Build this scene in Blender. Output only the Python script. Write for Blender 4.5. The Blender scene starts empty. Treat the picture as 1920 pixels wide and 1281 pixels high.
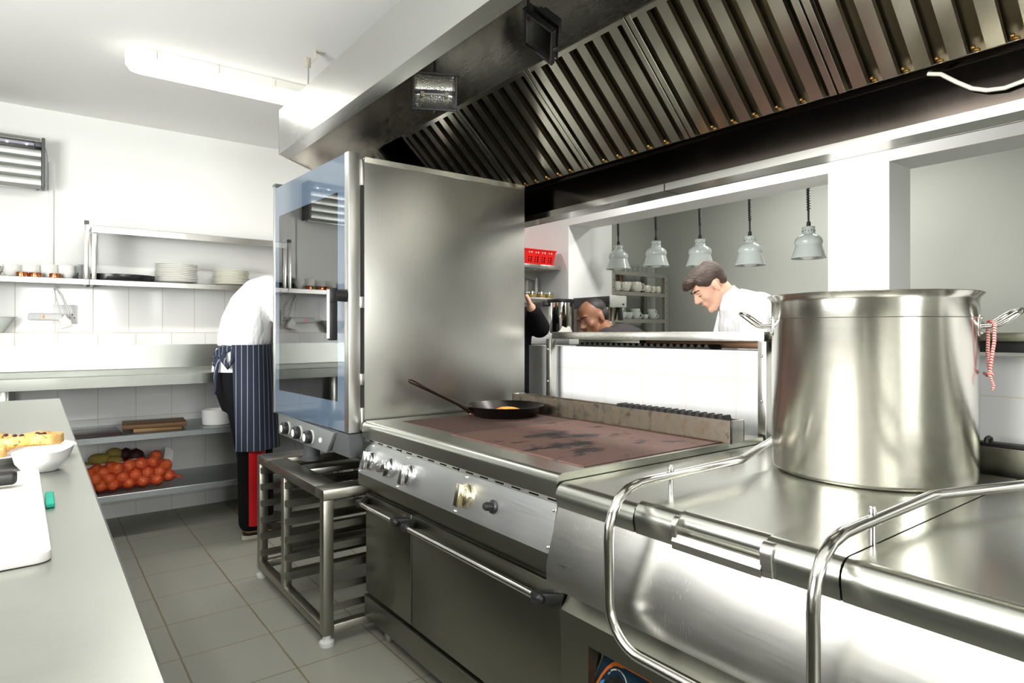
import bpy, bmesh, math, random
from mathutils import Vector, Matrix, Euler

S = bpy.context.scene
COL = S.collection
R = math.radians
PI = math.pi
rnd = random.Random(11)

# ---------------------------------------------------------------- camera
YAW = math.atan(894 / 1180.0)
cam_d = bpy.data.cameras.new('camera')
cam_d.sensor_width = 36.0
cam_d.lens = 36.0 * 1180 / 1920
cam_d.shift_y = -16.5 / 1920
cam_d.clip_start = 0.02
cam = bpy.data.objects.new('camera', cam_d)
COL.objects.link(cam)
cam.location = (0, 0, 1.3)
cam.rotation_euler = (PI / 2, 0, -YAW)
S.camera = cam

# ---------------------------------------------------------------- exposure, world, daylight
S.view_settings.view_transform = 'Standard'
S.view_settings.look = 'None'
S.view_settings.gamma = 1.0
S.view_settings.use_curve_mapping = False
S.view_settings.exposure = -0.10
S.cycles.max_bounces = 10
S.cycles.diffuse_bounces = 5
S.cycles.glossy_bounces = 6
S.cycles.transmission_bounces = 8
S.cycles.transparent_max_bounces = 12
S.cycles.sample_clamp_indirect = 8.0
S.cycles.caustics_reflective = False
S.cycles.caustics_refractive = False
S.cycles.use_denoising = True

W = bpy.data.worlds.new('sky')
W.use_nodes = True
bg = W.node_tree.nodes['Background']
bg.inputs['Color'].default_value = (0.93, 0.97, 1.0, 1)
bg.inputs['Strength'].default_value = 6.0
S.world = W


def area_light(name, loc, rot, sx, sy, power, color=(1, 1, 1)):
    d = bpy.data.lights.new(name, 'AREA')
    d.shape = 'RECTANGLE'
    d.size, d.size_y = sx, sy
    d.energy = power
    d.color = color
    o = bpy.data.objects.new(name, d)
    o.location = loc
    o.rotation_euler = rot
    COL.objects.link(o)
    return o


# daylight through the left window, and fill through an added one behind the camera
area_light('daylight_and_fill', (0.45, -2.62, 1.60), (R(112), 0, 0), 1.3, 1.4, 92, (1.0, 1.0, 0.95))  # added fill from behind the camera, tilted up towards the ceiling
area_light('daylight_and_fill', (-2.55, 1.55, 1.62), (0, R(-108), 0), 1.45, 2.7, 250, (1.0, 1.0, 0.95))

# ---------------------------------------------------------------- material helpers
MATS = {}


class NT:
    def __init__(s, name):
        s.m = bpy.data.materials.new(name)
        s.m.use_nodes = True
        s.t = s.m.node_tree
        s.b = s.t.nodes['Principled BSDF']
        s.out = s.t.nodes['Material Output']

    def n(s, kind, **kw):
        x = s.t.nodes.new(kind)
        for k, v in kw.items():
            if k in x.inputs.keys() and not hasattr(x, k):
                x.inputs[k].default_value = v
            else:
                setattr(x, k, v)
        return x

    def l(s, a, b):
        s.t.links.new(a, b)

    def val(s, sock, v):
        if hasattr(v, 'is_linked'):
            s.l(v, sock)
        else:
            sock.default_value = v

    def math(s, op, a, b=0.0, c=0.0, clamp=False):
        x = s.t.nodes.new('ShaderNodeMath')
        x.operation = op
        x.use_clamp = clamp
        s.val(x.inputs[0], a)
        s.val(x.inputs[1], b)
        s.val(x.inputs[2], c)
        return x.outputs[0]

    def mix(s, f, a, b):
        x = s.t.nodes.new('ShaderNodeMix')
        x.data_type = 'RGBA'
        s.val(x.inputs[0], f)
        s.val(x.inputs[6], a)
        s.val(x.inputs[7], b)
        return x.outputs[2]

    def ramp(s, f, stops):
        x = s.t.nodes.new('ShaderNodeValToRGB')
        s.l(f, x.inputs[0])
        e = x.color_ramp.elements
        while len(e) < len(stops):
            e.new(0.5)
        for i, (p, c) in enumerate(stops):
            e[i].position = p
            e[i].color = c if len(c) == 4 else (*c, 1)
        return x.outputs[0]

    def pos(s, scale=(1, 1, 1), obj=False):
        if obj:
            src = s.n('ShaderNodeTexCoord').outputs['Object']
        else:
            src = s.n('ShaderNodeNewGeometry').outputs['Position']
        m = s.n('ShaderNodeMapping')
        m.inputs['Scale'].default_value = scale
        s.l(src, m.inputs['Vector'])
        return m.outputs[0]

    def noise(s, vec, scale, detail=3, rough=0.5):
        x = s.n('ShaderNodeTexNoise')
        x.inputs['Scale'].default_value = scale
        x.inputs['Detail'].default_value = detail
        x.inputs['Roughness'].default_value = rough
        s.l(vec, x.inputs['Vector'])
        return x.outputs[0]

    def bump(s, h, strength=0.2, dist=0.002):
        x = s.n('ShaderNodeBump')
        x.inputs['Strength'].default_value = strength
        x.inputs['Distance'].default_value = dist
        s.l(h, x.inputs['Height'])
        s.l(x.outputs[0], s.b.inputs['Normal'])


def rgb(c):
    return (*c, 1) if len(c) == 3 else c


def plain(name, c, rough=0.5, metal=0.0, spec=0.5, trans=0.0, ior=1.45, alpha=1.0, emit=None, es=0, coat=0.0, vary=0.0, sss=0.0):
    if name in MATS:
        return MATS[name]
    k = NT(name)
    b = k.b
    b.inputs['Base Color'].default_value = rgb(c)
    b.inputs['Roughness'].default_value = rough
    b.inputs['Metallic'].default_value = metal
    b.inputs['Specular IOR Level'].default_value = spec
    b.inputs['Transmission Weight'].default_value = trans
    b.inputs['IOR'].default_value = ior
    b.inputs['Alpha'].default_value = alpha
    b.inputs['Coat Weight'].default_value = coat
    if sss:
        b.inputs['Subsurface Weight'].default_value = sss
        b.inputs['Subsurface Radius'].default_value = (0.02, 0.008, 0.004)
        b.inputs['Subsurface Scale'].default_value = 0.3
    if emit:
        b.inputs['Emission Color'].default_value = rgb(emit)
        b.inputs['Emission Strength'].default_value = es
    if vary:
        nz = k.noise(k.pos(obj=True), 14, 4)
        d = tuple(x * (1 - vary) for x in c)
        k.l(k.mix(nz, rgb(d), rgb(tuple(min(1, x * (1 + vary)) for x in c))), b.inputs['Base Color'])
    MATS[name] = k.m
    return k.m


def steel(name, c=(0.62, 0.61, 0.58), rough=0.28, streak=(1, 1, 60), amt=0.12, bump=0.06, smear=0.25, aniso=0.0, radial=False, scratch=0.0):
    """brushed stainless: streaks stretched along the axis with the smallest scale, soft smears in the gloss"""
    if name in MATS:
        return MATS[name]
    k = NT(name)
    b = k.b
    b.inputs['Metallic'].default_value = 1.0
    st = k.noise(k.pos(streak), 6, 4, 0.6)
    sm = k.noise(k.pos((1, 1, 1)), 3.2, 5, 0.6)
    r = k.math('MULTIPLY_ADD', st, amt, rough - amt / 2)
    r = k.math('MULTIPLY_ADD', sm, smear * 0.5, k.math('SUBTRACT', r, smear * 0.25))
    k.l(k.math('MAXIMUM', r, 0.06), b.inputs['Roughness'])
    d = tuple(x * 0.86 for x in c)
    col = k.mix(k.math('MULTIPLY_ADD', st, 0.5, k.math('MULTIPLY', sm, 0.5)), rgb(d), rgb(tuple(min(1, x * 1.1) for x in c)))
    if scratch:
        w = k.noise(k.pos((150, 150, 9)), 2.0, 1, 0.4)
        msk = k.math('GREATER_THAN', w, 0.70)
        zone = k.math('GREATER_THAN', k.noise(k.pos(), 7, 2), 0.55)
        col = k.mix(k.math('MULTIPLY', k.math('MULTIPLY', msk, zone), scratch), col, (0.95, 0.95, 0.93, 1))
    k.l(col, b.inputs['Base Color'])
    if bump:
        k.bump(st, bump, 0.001)
    if aniso:
        b.inputs['Anisotropic'].default_value = aniso
        b.inputs['Anisotropic Rotation'].default_value = 0.25
        t = k.n('ShaderNodeTangent')
        t.direction_type = 'RADIAL'
        t.axis = 'Z'
        k.l(t.outputs[0], b.inputs['Tangent'])
    MATS[name] = k.m
    return k.m


def tile_mat(name, axis, specs, zsplit, base, grout, gw=0.0035, rough=0.12, top=99.0, wallcol=None):
    """glazed wall tiles: specs = [(x0,width,z0,height) below zsplit, same above]; above `top` the wall is painted plaster"""
    k = NT(name)
    g = k.n('ShaderNodeNewGeometry')
    sp = k.n('ShaderNodeSeparateXYZ')
    k.l(g.outputs['Position'], sp.inputs[0])
    h = sp.outputs[{'x': 0, 'y': 1}[axis]]
    z = sp.outputs[2]

    def lines(v, o, w):
        f = k.math('FRACT', k.math('DIVIDE', k.math('SUBTRACT', v, o), w))
        d = k.math('MULTIPLY', k.math('MINIMUM', f, k.math('SUBTRACT', 1.0, f)), w)
        return k.math('LESS_THAN', d, gw / 2)
    gs = []
    for (x0, w, z0, hh) in specs:
        gs.append(k.math('MAXIMUM', lines(h, x0, w), lines(z, z0, hh)))
    up = k.math('GREATER_THAN', z, zsplit)
    gm = gs[0] if len(gs) == 1 else k.math('ADD', k.math('MULTIPLY', gs[1], up), k.math('MULTIPLY', gs[0], k.math('SUBTRACT', 1.0, up)))
    tl = k.math('LESS_THAN', z, top)
    gm = k.math('MULTIPLY', gm, tl)
    vr = k.noise(k.pos(), 1.7, 2)
    c = k.mix(vr, rgb(tuple(x * 0.97 for x in base)), rgb(base))
    if wallcol:
        c = k.mix(tl, rgb(wallcol), c)
    c = k.mix(gm, c, rgb(grout))
    k.l(c, k.b.inputs['Base Color'])
    rr = k.math('MULTIPLY_ADD', gm, 0.5, rough)
    rr = k.math('MAXIMUM', rr, k.math('MULTIPLY', k.math('SUBTRACT', 1.0, tl), 0.6))
    k.l(rr, k.b.inputs['Roughness'])
    k.bump(k.math('SUBTRACT', 1.0, gm), 0.35, 0.001)
    MATS[name] = k.m
    return k.m


def floor_mat():
    k = NT('floor_tiles')
    g = k.n('ShaderNodeNewGeometry')
    sp = k.n('ShaderNodeSeparateXYZ')
    k.l(g.outputs['Position'], sp.inputs[0])

    def ln(v, o, w, gw):
        f = k.math('FRACT', k.math('DIVIDE', k.math('SUBTRACT', v, o), w))
        d = k.math('MULTIPLY', k.math('MINIMUM', f, k.math('SUBTRACT', 1.0, f)), w)
        return k.math('LESS_THAN', d, gw / 2)
    wob = k.math('MULTIPLY', k.math('SUBTRACT', k.noise(k.pos(), 9, 2), 0.5), 0.004)
    gm = k.math('MAXIMUM', ln(k.math('ADD', sp.outputs[0], wob), 0.463, 0.348, 0.0075), ln(k.math('ADD', sp.outputs[1], wob), 0.330, 0.3527, 0.0055))
    gn = k.noise(k.pos(), 4, 3)
    n1 = k.noise(k.pos(), 26, 5, 0.7)
    n2 = k.noise(k.pos(), 1.4, 3)
    c = k.mix(n1, (0.290, 0.290, 0.245, 1), (0.355, 0.352, 0.305, 1))
    c = k.mix(k.math('MULTIPLY', n2, 0.5), c, (0.24, 0.235, 0.19, 1))
    sp1 = k.math('GREATER_THAN', k.noise(k.pos(), 60, 1), 0.78)
    c = k.mix(k.math('MULTIPLY', sp1, 0.35), c, (0.1, 0.09, 0.07, 1))
    gc = k.mix(gn, (0.09, 0.07, 0.045, 1), (0.30, 0.25, 0.15, 1))
    k.l(k.mix(gm, c, gc), k.b.inputs['Base Color'])
    k.l(k.math('MULTIPLY_ADD', n1, 0.25, 0.36), k.b.inputs['Roughness'])
    k.bump(k.math('SUBTRACT', k.math('MULTIPLY', n1, 0.3), gm), 0.35, 0.0015)
    MATS['floor'] = k.m
    return k.m


def griddle_mat(name, ca, cb, dark):
    k = NT(name)
    n1 = k.noise(k.pos((1.0, 1.6, 1)), 5.5, 6, 0.62)
    n2 = k.noise(k.pos((1, 1, 1)), 30, 5, 0.7)
    n3 = k.noise(k.pos((1.3, 0.8, 1)), 2.2, 4, 0.6)
    c = k.mix(n2, rgb(ca), rgb(cb))
    c = k.mix(k.math('MULTIPLY', n3, 0.55), c, rgb(tuple(x * 0.45 for x in ca)))
    g = k.n('ShaderNodeNewGeometry')
    sp_ = k.n('ShaderNodeSeparateXYZ')
    k.l(g.outputs['Position'], sp_.inputs[0])
    dx = k.math('DIVIDE', k.math('SUBTRACT', sp_.outputs[0], 1.47), 0.26)
    dy = k.math('DIVIDE', k.math('SUBTRACT', sp_.outputs[1], 1.62), 0.24)
    dd = k.math('ADD', k.math('MULTIPLY', dx, dx), k.math('MULTIPLY', dy, dy))
    burn = k.math('SUBTRACT', 1.0, k.math('MINIMUM', dd, 1.0))
    m = k.ramp(k.math('MULTIPLY_ADD', burn, 0.16, n1), [(0.585, (0, 0, 0)), (0.66, (1, 1, 1))])
    c = k.mix(k.math('MULTIPLY', m, dark), c, (0.012, 0.012, 0.013, 1))
    sp = k.math('GREATER_THAN', k.noise(k.pos(), 45, 2), 0.69)
    c = k.mix(k.math('MULTIPLY', sp, 0.5), c, (0.02, 0.018, 0.018, 1))
    k.l(c, k.b.inputs['Base Color'])
    k.b.inputs['Metallic'].default_value = 0.1
    k.b.inputs['Specular IOR Level'].default_value = 0.3
    k.l(k.math('MULTIPLY_ADD', n2, 0.25, 0.55), k.b.inputs['Roughness'])
    k.bump(n2, 0.12, 0.001)
    MATS[name] = k.m
    return k.m


def stained_steel(name):
    k = NT(name)
    n1 = k.noise(k.pos((1, 4, 3)), 5.5, 6, 0.7)
    n2 = k.noise(k.pos(), 22, 5, 0.7)
    m = k.ramp(n1, [(0.38, (0, 0, 0)), (0.70, (1, 1, 1))])
    c = k.mix(m, (0.27, 0.245, 0.20, 1), (0.12, 0.075, 0.04, 1))
    m2 = k.math('GREATER_THAN', n2, 0.60)
    c = k.mix(k.math('MULTIPLY', m2, 0.55), c, (0.06, 0.035, 0.02, 1))
    k.l(c, k.b.inputs['Base Color'])
    k.l(k.math('SUBTRACT', 1.0, k.math('MULTIPLY', m, 0.6)), k.b.inputs['Metallic'])
    k.l(k.math('MULTIPLY_ADD', n1, 0.4, 0.2), k.b.inputs['Roughness'])
    MATS[name] = k.m
    return k.m


def wood_mat(name, a, b, sc=(3, 30, 30)):
    k = NT(name)
    n = k.noise(k.pos(sc), 2.0, 5, 0.6)
    n2 = k.noise(k.pos(), 7, 3)
    c = k.mix(n, rgb(a), rgb(b))
    c = k.mix(k.math('MULTIPLY', n2, 0.4), c, rgb(tuple(x * 0.4 for x in a)))
    k.l(c, k.b.inputs['Base Color'])
    k.b.inputs['Roughness'].default_value = 0.55
    MATS[name] = k.m
    return k.m


def stripe_mat(name, base, line, scale, axis=0, thin=0.12, off=0.0):
    """thin stripes woven into cloth; axis picks the object coordinate that crosses the stripes"""
    k = NT(name)
    sp = k.n('ShaderNodeSeparateXYZ')
    k.l(k.pos(obj=True), sp.inputs[0])
    f = k.math('FRACT', k.math('MULTIPLY_ADD', sp.outputs[axis], scale, off))
    m = k.math('LESS_THAN', f, thin)
    k.l(k.mix(m, rgb(base), rgb(line)), k.b.inputs['Base Color'])
    k.b.inputs['Roughness'].default_value = 0.85
    MATS[name] = k.m
    return k.m

# ---------------------------------------------------------------- mesh helpers
ORG = {}          # world origin of every object, so meshes can be written in world coordinates


class MB:
    def __init__(s):
        s.bm = bmesh.new()

    def _take(s, other, M=None):
        me = bpy.data.meshes.new('tmp')
        other.to_mesh(me)
        other.free()
        if M is not None:
            me.transform(M)
        s.bm.from_mesh(me)
        bpy.data.meshes.remove(me)
        return s

    def box(s, x0, x1, y0, y1, z0, z1, b=0.0, seg=2, M=None):
        t = bmesh.new()
        bmesh.ops.create_cube(t, size=1)
        for v in t.verts:
            v.co = ((x0 + x1) / 2 + v.co.x * (x1 - x0), (y0 + y1) / 2 + v.co.y * (y1 - y0), (z0 + z1) / 2 + v.co.z * (z1 - z0))
        if b:
            bmesh.ops.bevel(t, geom=t.edges[:], offset=b, segments=seg, profile=0.5, affect='EDGES', clamp_overlap=True)
        return s._take(t, M)

    def prism(s, poly, axis, a, b, bev=0.0, seg=2, M=None):
        """2-D outline pushed along an axis: 'y' -> (x,z), 'x' -> (y,z), 'z' -> (x,y)"""
        t = bmesh.new()

        def P(p, c):
            return {'y': (p[0], c, p[1]), 'x': (c, p[0], p[1]), 'z': (p[0], p[1], c)}[axis]
        f = t.faces.new([t.verts.new(P(p, a)) for p in poly])
        r = bmesh.ops.extrude_face_region(t, geom=[f])
        d = Vector(P((0, 0), b)) - Vector(P((0, 0), a))
        bmesh.ops.translate(t, verts=[g for g in r['geom'] if isinstance(g, bmesh.types.BMVert)], vec=d)
        if bev:
            bmesh.ops.bevel(t, geom=t.edges[:], offset=bev, segments=seg, profile=0.5, affect='EDGES', clamp_overlap=True)
        return s._take(t, M)

    def sheet(s, pts, axis, a, b, th):
        """a folded metal sheet: open outline with thickness, pushed along an axis"""
        n = len(pts)
        off = []
        for i in range(n):
            p0 = Vector(pts[max(0, i - 1)])
            p1 = Vector(pts[i])
            p2 = Vector(pts[min(n - 1, i + 1)])
            d = (p2 - p0).normalized() if i in (0, n - 1) else ((p1 - p0).normalized() + (p2 - p1).normalized()).normalized()
            nn = Vector((-d.y, d.x))
            c = 1.0
            if 0 < i < n - 1:
                e = (p1 - p0).normalized()
                c = max(0.35, Vector((-e.y, e.x)).dot(nn))
            off.append(p1 + nn * th / c)
        return s.prism([tuple(p) for p in pts] + [tuple(p) for p in reversed(off)], axis, a, b)

    def cyl(s, p0, p1, r0, r1=None, seg=24, caps=True):
        r1 = r0 if r1 is None else r1
        p0, p1 = Vector(p0), Vector(p1)
        d = p1 - p0
        t = bmesh.new()
        bmesh.ops.create_cone(t, cap_ends=caps, segments=seg, radius1=r0, radius2=r1, depth=d.length)
        M = Matrix.Translation((p0 + p1) / 2) @ d.to_track_quat('Z', 'Y').to_matrix().to_4x4()
        return s._take(t, M)

    def ball(s, c, r, rot=None, u=20, v=14):
        t = bmesh.new()
        bmesh.ops.create_uvsphere(t, u_segments=u, v_segments=v, radius=1)
        rr = (r, r, r) if isinstance(r, (int, float)) else r
        M = Matrix.Translation(c) @ (rot if rot is not None else Matrix.Identity(4)) @ Matrix.Diagonal((*rr, 1))
        return s._take(t, M)

    def capsule(s, p0, p1, r0, r1=None, seg=16):
        r1 = r0 if r1 is None else r1
        s.cyl(p0, p1, r0, r1, seg)
        s.ball(p0, r0, None, seg, 10)
        return s.ball(p1, r1, None, seg, 10)

    def lathe(s, prof, c=(0, 0, 0), seg=40, M=None, closed=False):
        t = bmesh.new()
        rings = []
        for (r, z) in prof:
            if r < 1e-6:
                rings.append([t.verts.new((0, 0, z))])
            else:
                rings.append([t.verts.new((r * math.cos(2 * PI * i / seg), r * math.sin(2 * PI * i / seg), z)) for i in range(seg)])
        pairs = list(zip(rings, rings[1:]))
        if closed:
            pairs.append((rings[-1], rings[0]))
        for a, b in pairs:
            for i in range(seg):
                j = (i + 1) % seg
                if len(a) == 1 and len(b) == 1:
                    continue
                if len(a) == 1:
                    t.faces.new((a[0], b[j], b[i]))
                elif len(b) == 1:
                    t.faces.new((a[i], a[j], b[0]))
                else:
                    t.faces.new((a[i], a[j], b[j], b[i]))
        T = Matrix.Translation(c)
        return s._take(t, T @ M if M is not None else T)

    def tube(s, pts, r, seg=14, rings=None, closed=False):
        pts = [Vector(p) for p in pts]
        n = len(pts)
        t = bmesh.new()
        up = None
        rr = []
        for i, p in enumerate(pts):
            if closed:
                d = (pts[(i + 1) % n] - pts[i - 1]).normalized()
            else:
                d = (pts[min(n - 1, i + 1)] - pts[max(0, i - 1)]).normalized()
            if up is None:
                up = d.orthogonal().normalized()
            up = (up - d * up.dot(d)).normalized()
            sd = d.cross(up)
            q = r[i] if isinstance(r, (list, tuple)) else r
            rr.append([t.verts.new(p + up * q * math.cos(2 * PI * k / seg) + sd * q * math.sin(2 * PI * k / seg)) for k in range(seg)])
        pairs = list(zip(rr, rr[1:]))
        if closed:
            pairs.append((rr[-1], rr[0]))
        for a, b in pairs:
            for k in range(seg):
                t.faces.new((a[k], a[(k + 1) % seg], b[(k + 1) % seg], b[k]))
        if not closed:
            t.faces.new(rr[0][::-1])
            t.faces.new(rr[-1])
        return s._take(t)

    def grid(s, fn, nu, nv, th=0.0):
        """surface fn(u,v) -> point, u and v from 0 to 1"""
        t = bmesh.new()
        vs = [[t.verts.new(fn(i / nu, j / nv)) for j in range(nv + 1)] for i in range(nu + 1)]
        for i in range(nu):
            for j in range(nv):
                t.faces.new((vs[i][j], vs[i + 1][j], vs[i + 1][j + 1], vs[i][j + 1]))
        if th:
            bmesh.ops.recalc_face_normals(t, faces=t.faces[:])
            bmesh.ops.solidify(t, geom=t.faces[:], thickness=th)
        return s._take(t)

    def build(s, name, mat, parent=None, ang=38, origin=None, fix=True):
        bm = s.bm
        if fix:
            bmesh.ops.recalc_face_normals(bm, faces=bm.faces[:])
        if parent is not None:
            org = ORG[parent.name]
        elif origin is not None:
            org = Vector(origin)
        else:
            xs = [v.co for v in bm.verts]
            lo = [min(c[i] for c in xs) for i in range(3)]
            hi = [max(c[i] for c in xs) for i in range(3)]
            org = Vector(((lo[0] + hi[0]) / 2, (lo[1] + hi[1]) / 2, lo[2]))
        me = bpy.data.meshes.new(name)
        bm.to_mesh(me)
        bm.free()
        me.transform(Matrix.Translation(-org))
        if ang:
            me.shade_smooth()
            me.set_sharp_from_angle(angle=R(ang))
        o = bpy.data.objects.new(name, me)
        if isinstance(mat, (list, tuple)):
            for m in mat:
                me.materials.append(m)
        else:
            me.materials.append(mat)
        COL.objects.link(o)
        if parent is not None:
            o.parent = parent
        else:
            o.location = org
        ORG[o.name] = Vector(org)
        return o


def build_each(q, name, mat, parent=None, ang=38):
    """every loose piece of the builder becomes a part of its own"""
    bm = q.bm
    left = set(bm.verts)
    out = []
    while left:
        st = [left.pop()]
        isl = set(st)
        while st:
            for e in st.pop().link_edges:
                for v in e.verts:
                    if v not in isl:
                        isl.add(v)
                        left.discard(v)
                        st.append(v)
        n = MB()
        mp = {v: n.bm.verts.new(v.co) for v in isl}
        for f in bm.faces:
            if f.verts[0] in isl:
                n.bm.faces.new([mp[v] for v in f.verts])
        out.append(n.build(name, mat, parent, ang))
    bm.free()
    return out


def tag(o, label, cat, group=None, kind=None):
    o['label'] = label
    o['category'] = cat
    if group:
        o['group'] = group
    if kind:
        o['kind'] = kind
    return o


def thing(name, label, cat, loc=(0, 0, 0), group=None):
    o = bpy.data.objects.new(name, None)
    o.empty_display_size = 0.1
    o.location = loc
    COL.objects.link(o)
    ORG[o.name] = Vector(loc)
    return tag(o, label, cat, group)


def struct(name, mb, m, ang=38, label=None):
    o = mb.build(name, m, None, ang)
    o['kind'] = 'structure'
    if label:
        o['label'] = label
    return o


def dup(root, loc, label=None, rot=None, scale=None, group=None):
    r = root.copy()
    COL.objects.link(r)
    r.location = loc
    if rot is not None:
        r.rotation_euler = rot
    if scale is not None:
        r.scale = scale
    if label:
        r['label'] = label
    if group:
        r['group'] = group
    for ch in list(root.children):
        c = ch.copy()
        COL.objects.link(c)
        c.parent = r
        for gch in list(ch.children):
            d = gch.copy()
            COL.objects.link(d)
            d.parent = c
    return r


def remesh(mb, name, mat, parent=None, voxel=0.012, smooth=4, fac=0.5, origin=None, ang=80, decimate=None):
    """fuse overlapping shapes of a builder into one continuous skin"""
    o = mb.build(name, mat, parent, 0, origin)
    m = o.modifiers.new('r', 'REMESH')
    m.mode = 'VOXEL'
    m.voxel_size = voxel
    if smooth:
        q = o.modifiers.new('s', 'SMOOTH')
        q.factor = fac
        q.iterations = smooth
    dg = bpy.context.evaluated_depsgraph_get()
    dg.update()
    me = bpy.data.meshes.new_from_object(o.evaluated_get(dg))
    old = o.data
    o.modifiers.clear()
    o.data = me
    bpy.data.meshes.remove(old)
    me.name = name
    me.shade_smooth()
    return o


def add_text(txt, name, mat, size, M, parent=None, depth=0.0004, align='CENTER'):
    cu = bpy.data.curves.new(name, 'FONT')
    cu.body = txt
    cu.size = size
    cu.align_x = align
    cu.align_y = 'CENTER'
    cu.extrude = depth
    t = bpy.data.objects.new(name, cu)
    COL.objects.link(t)
    dg = bpy.context.evaluated_depsgraph_get()
    me = bpy.data.meshes.new_from_object(t.evaluated_get(dg))
    bpy.data.objects.remove(t)
    bpy.data.curves.remove(cu)
    org = ORG[parent.name] if parent is not None else M.translation
    me.transform(Matrix.Translation(-Vector(org)) @ M)
    me.materials.clear()
    me.materials.append(mat)
    o = bpy.data.objects.new(name, me)
    COL.objects.link(o)
    if parent is not None:
        o.parent = parent
    else:
        o.location = org
    ORG[o.name] = Vector(org)
    return o


def arc(c, r, a0, a1, n, plane='xz', k=0.0):
    out = []
    for i in range(n + 1):
        a = R(a0 + (a1 - a0) * i / n)
        p, q = c[0] + r * math.cos(a), c[1] + r * math.sin(a)
        out.append({'xz': (p, k, q), 'xy': (p, q, k), 'yz': (k, p, q), '2': (p, q)}[plane])
    return out


# ---------------------------------------------------------------- materials in use
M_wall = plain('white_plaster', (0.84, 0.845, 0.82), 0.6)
M_ceil = plain('ceiling_paint', (0.92, 0.915, 0.89), 0.7)
M_trough = steel('dimmed_hood_steel', (0.085, 0.072, 0.062), 0.12, (2, 40, 2), 0.06, 0.01, 0.1)  # near-black copy of the hood steel, dark reflection put into its colour
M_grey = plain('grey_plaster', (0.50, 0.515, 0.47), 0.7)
M_dim = plain('dimmed_wall_paint', (0.16, 0.155, 0.135), 0.7)  # unseen left wall, darkened to give the steel reflections contrast
M_floor = floor_mat()
M_tile_back = tile_mat('tiles_back', 'x', [(-0.107, 0.227, 1.30, 0.60), (-0.107, 0.2165, 1.30, 0.60)], 1.301, (0.83, 0.83, 0.815), (0.60, 0.56, 0.48), 0.005, 0.1, 1.65, (0.84, 0.845, 0.82))
M_tile_low = tile_mat('tiles_partition', 'y', [(0.012, 0.2385, 1.117, 0.335)], 9.0, (0.85, 0.85, 0.835), (0.72, 0.68, 0.56), 0.004, 0.12)
M_st = steel('brushed_steel', (0.60, 0.59, 0.56), 0.30, (3, 60, 3), 0.14, 0.05)                 # streaks along x and z
M_st_h = steel('brushed_steel_across', (0.62, 0.61, 0.58), 0.28, (60, 2, 60), 0.10, 0.0)        # streaks along y
M_st_v = steel('brushed_steel_upright', (0.60, 0.59, 0.56), 0.30, (60, 60, 2), 0.14, 0.05)      # streaks along z
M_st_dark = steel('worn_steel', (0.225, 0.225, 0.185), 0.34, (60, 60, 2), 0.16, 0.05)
M_st_scr = steel('scratched_steel', (0.62, 0.615, 0.585), 0.30, (40, 2, 40), 0.10, 0.012, 0.25, scratch=0.6)
M_st_cook = steel('cooker_top_steel', (0.56, 0.57, 0.52), 0.25, (30, 2, 30), 0.05, 0.0, 0.08)
M_bench = steel('bench_steel', (0.44, 0.455, 0.42), 0.32, (2, 30, 30), 0.12, 0.02, 0.3)
M_stand = steel('stand_steel', (0.34, 0.33, 0.285), 0.33, (30, 30, 2), 0.12, 0.02, 0.3)
M_top = steel('counter_steel', (0.52, 0.535, 0.49), 0.34, (2, 30, 2), 0.12, 0.03, 0.3)
M_pot = steel('pot_steel', (0.64, 0.62, 0.57), 0.22, (2, 2, 90), 0.08, 0.02, 0.06, aniso=0.8)
M_pol = steel('polished_steel', (0.66, 0.65, 0.62), 0.16, (1, 1, 1), 0.06, 0.0, 0.1)
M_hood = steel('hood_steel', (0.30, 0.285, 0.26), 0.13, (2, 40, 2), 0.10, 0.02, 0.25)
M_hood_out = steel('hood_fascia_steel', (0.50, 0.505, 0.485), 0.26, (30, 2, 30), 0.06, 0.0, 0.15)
M_filter = steel('filter_steel', (0.66, 0.635, 0.56), 0.20, (3, 3, 3), 0.06, 0.0, 0.15)
M_galv = steel('galvanised_steel', (0.42, 0.45, 0.46), 0.42, (8, 8, 8), 0.2, 0.02, 0.4)
M_chrome = plain('chrome', (0.78, 0.77, 0.74), 0.10, 1.0)
M_alu = steel('aluminium_plate', (0.78, 0.79, 0.80), 0.34, (30, 1, 30), 0.10, 0.02, 0.2)
M_black = plain('black_plastic', (0.016, 0.016, 0.017), 0.38)
M_rub = plain('black_rubber', (0.02, 0.02, 0.02), 0.7)
M_iron = plain('cast_iron', (0.022, 0.021, 0.02), 0.48, 0.2)
M_void = plain('dark_inside', (0.005, 0.005, 0.005), 0.9, spec=0.05)
M_dgrey = plain('dark_grey_plastic', (0.095, 0.10, 0.103), 0.42)
M_white = plain('white_plastic', (0.82, 0.82, 0.80), 0.35)
M_cer = plain('white_ceramic', (0.86, 0.855, 0.82), 0.14, coat=0.3)
M_copper = plain('copper', (0.80, 0.30, 0.13), 0.22, 1.0)
M_brass = plain('greasy_brass', (0.45, 0.27, 0.08), 0.35, 1.0)
M_glass = plain('clear_glass', (0.95, 0.97, 0.96), 0.02, trans=1.0, ior=1.45)

# ================================================================ setting
XL, XR, YF, YB, ZC = -2.2, 5.0, -2.3, 5.33, 2.82
m = MB()
m.box(XL - 0.2, XR + 0.2, YF - 0.2, YB + 0.2, -0.12, 0.0)
struct('floor', m, M_floor, label='grey square floor tiles with dark grout')
m = MB()
m.box(XL - 0.2, XR + 0.2, YF - 0.2, YB + 0.2, ZC, ZC + 0.12)
struct('ceiling', m, M_ceil)
m = MB()
m.box(XL - 0.2, XR + 0.2, YB, YB + 0.15, 0, ZC)
m.box(XL, 2.2, 5.21, YB, 0, 1.30)
struct('wall_back', m, M_tile_back, label='white wall tiled to shelf height behind the steel bench')
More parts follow.
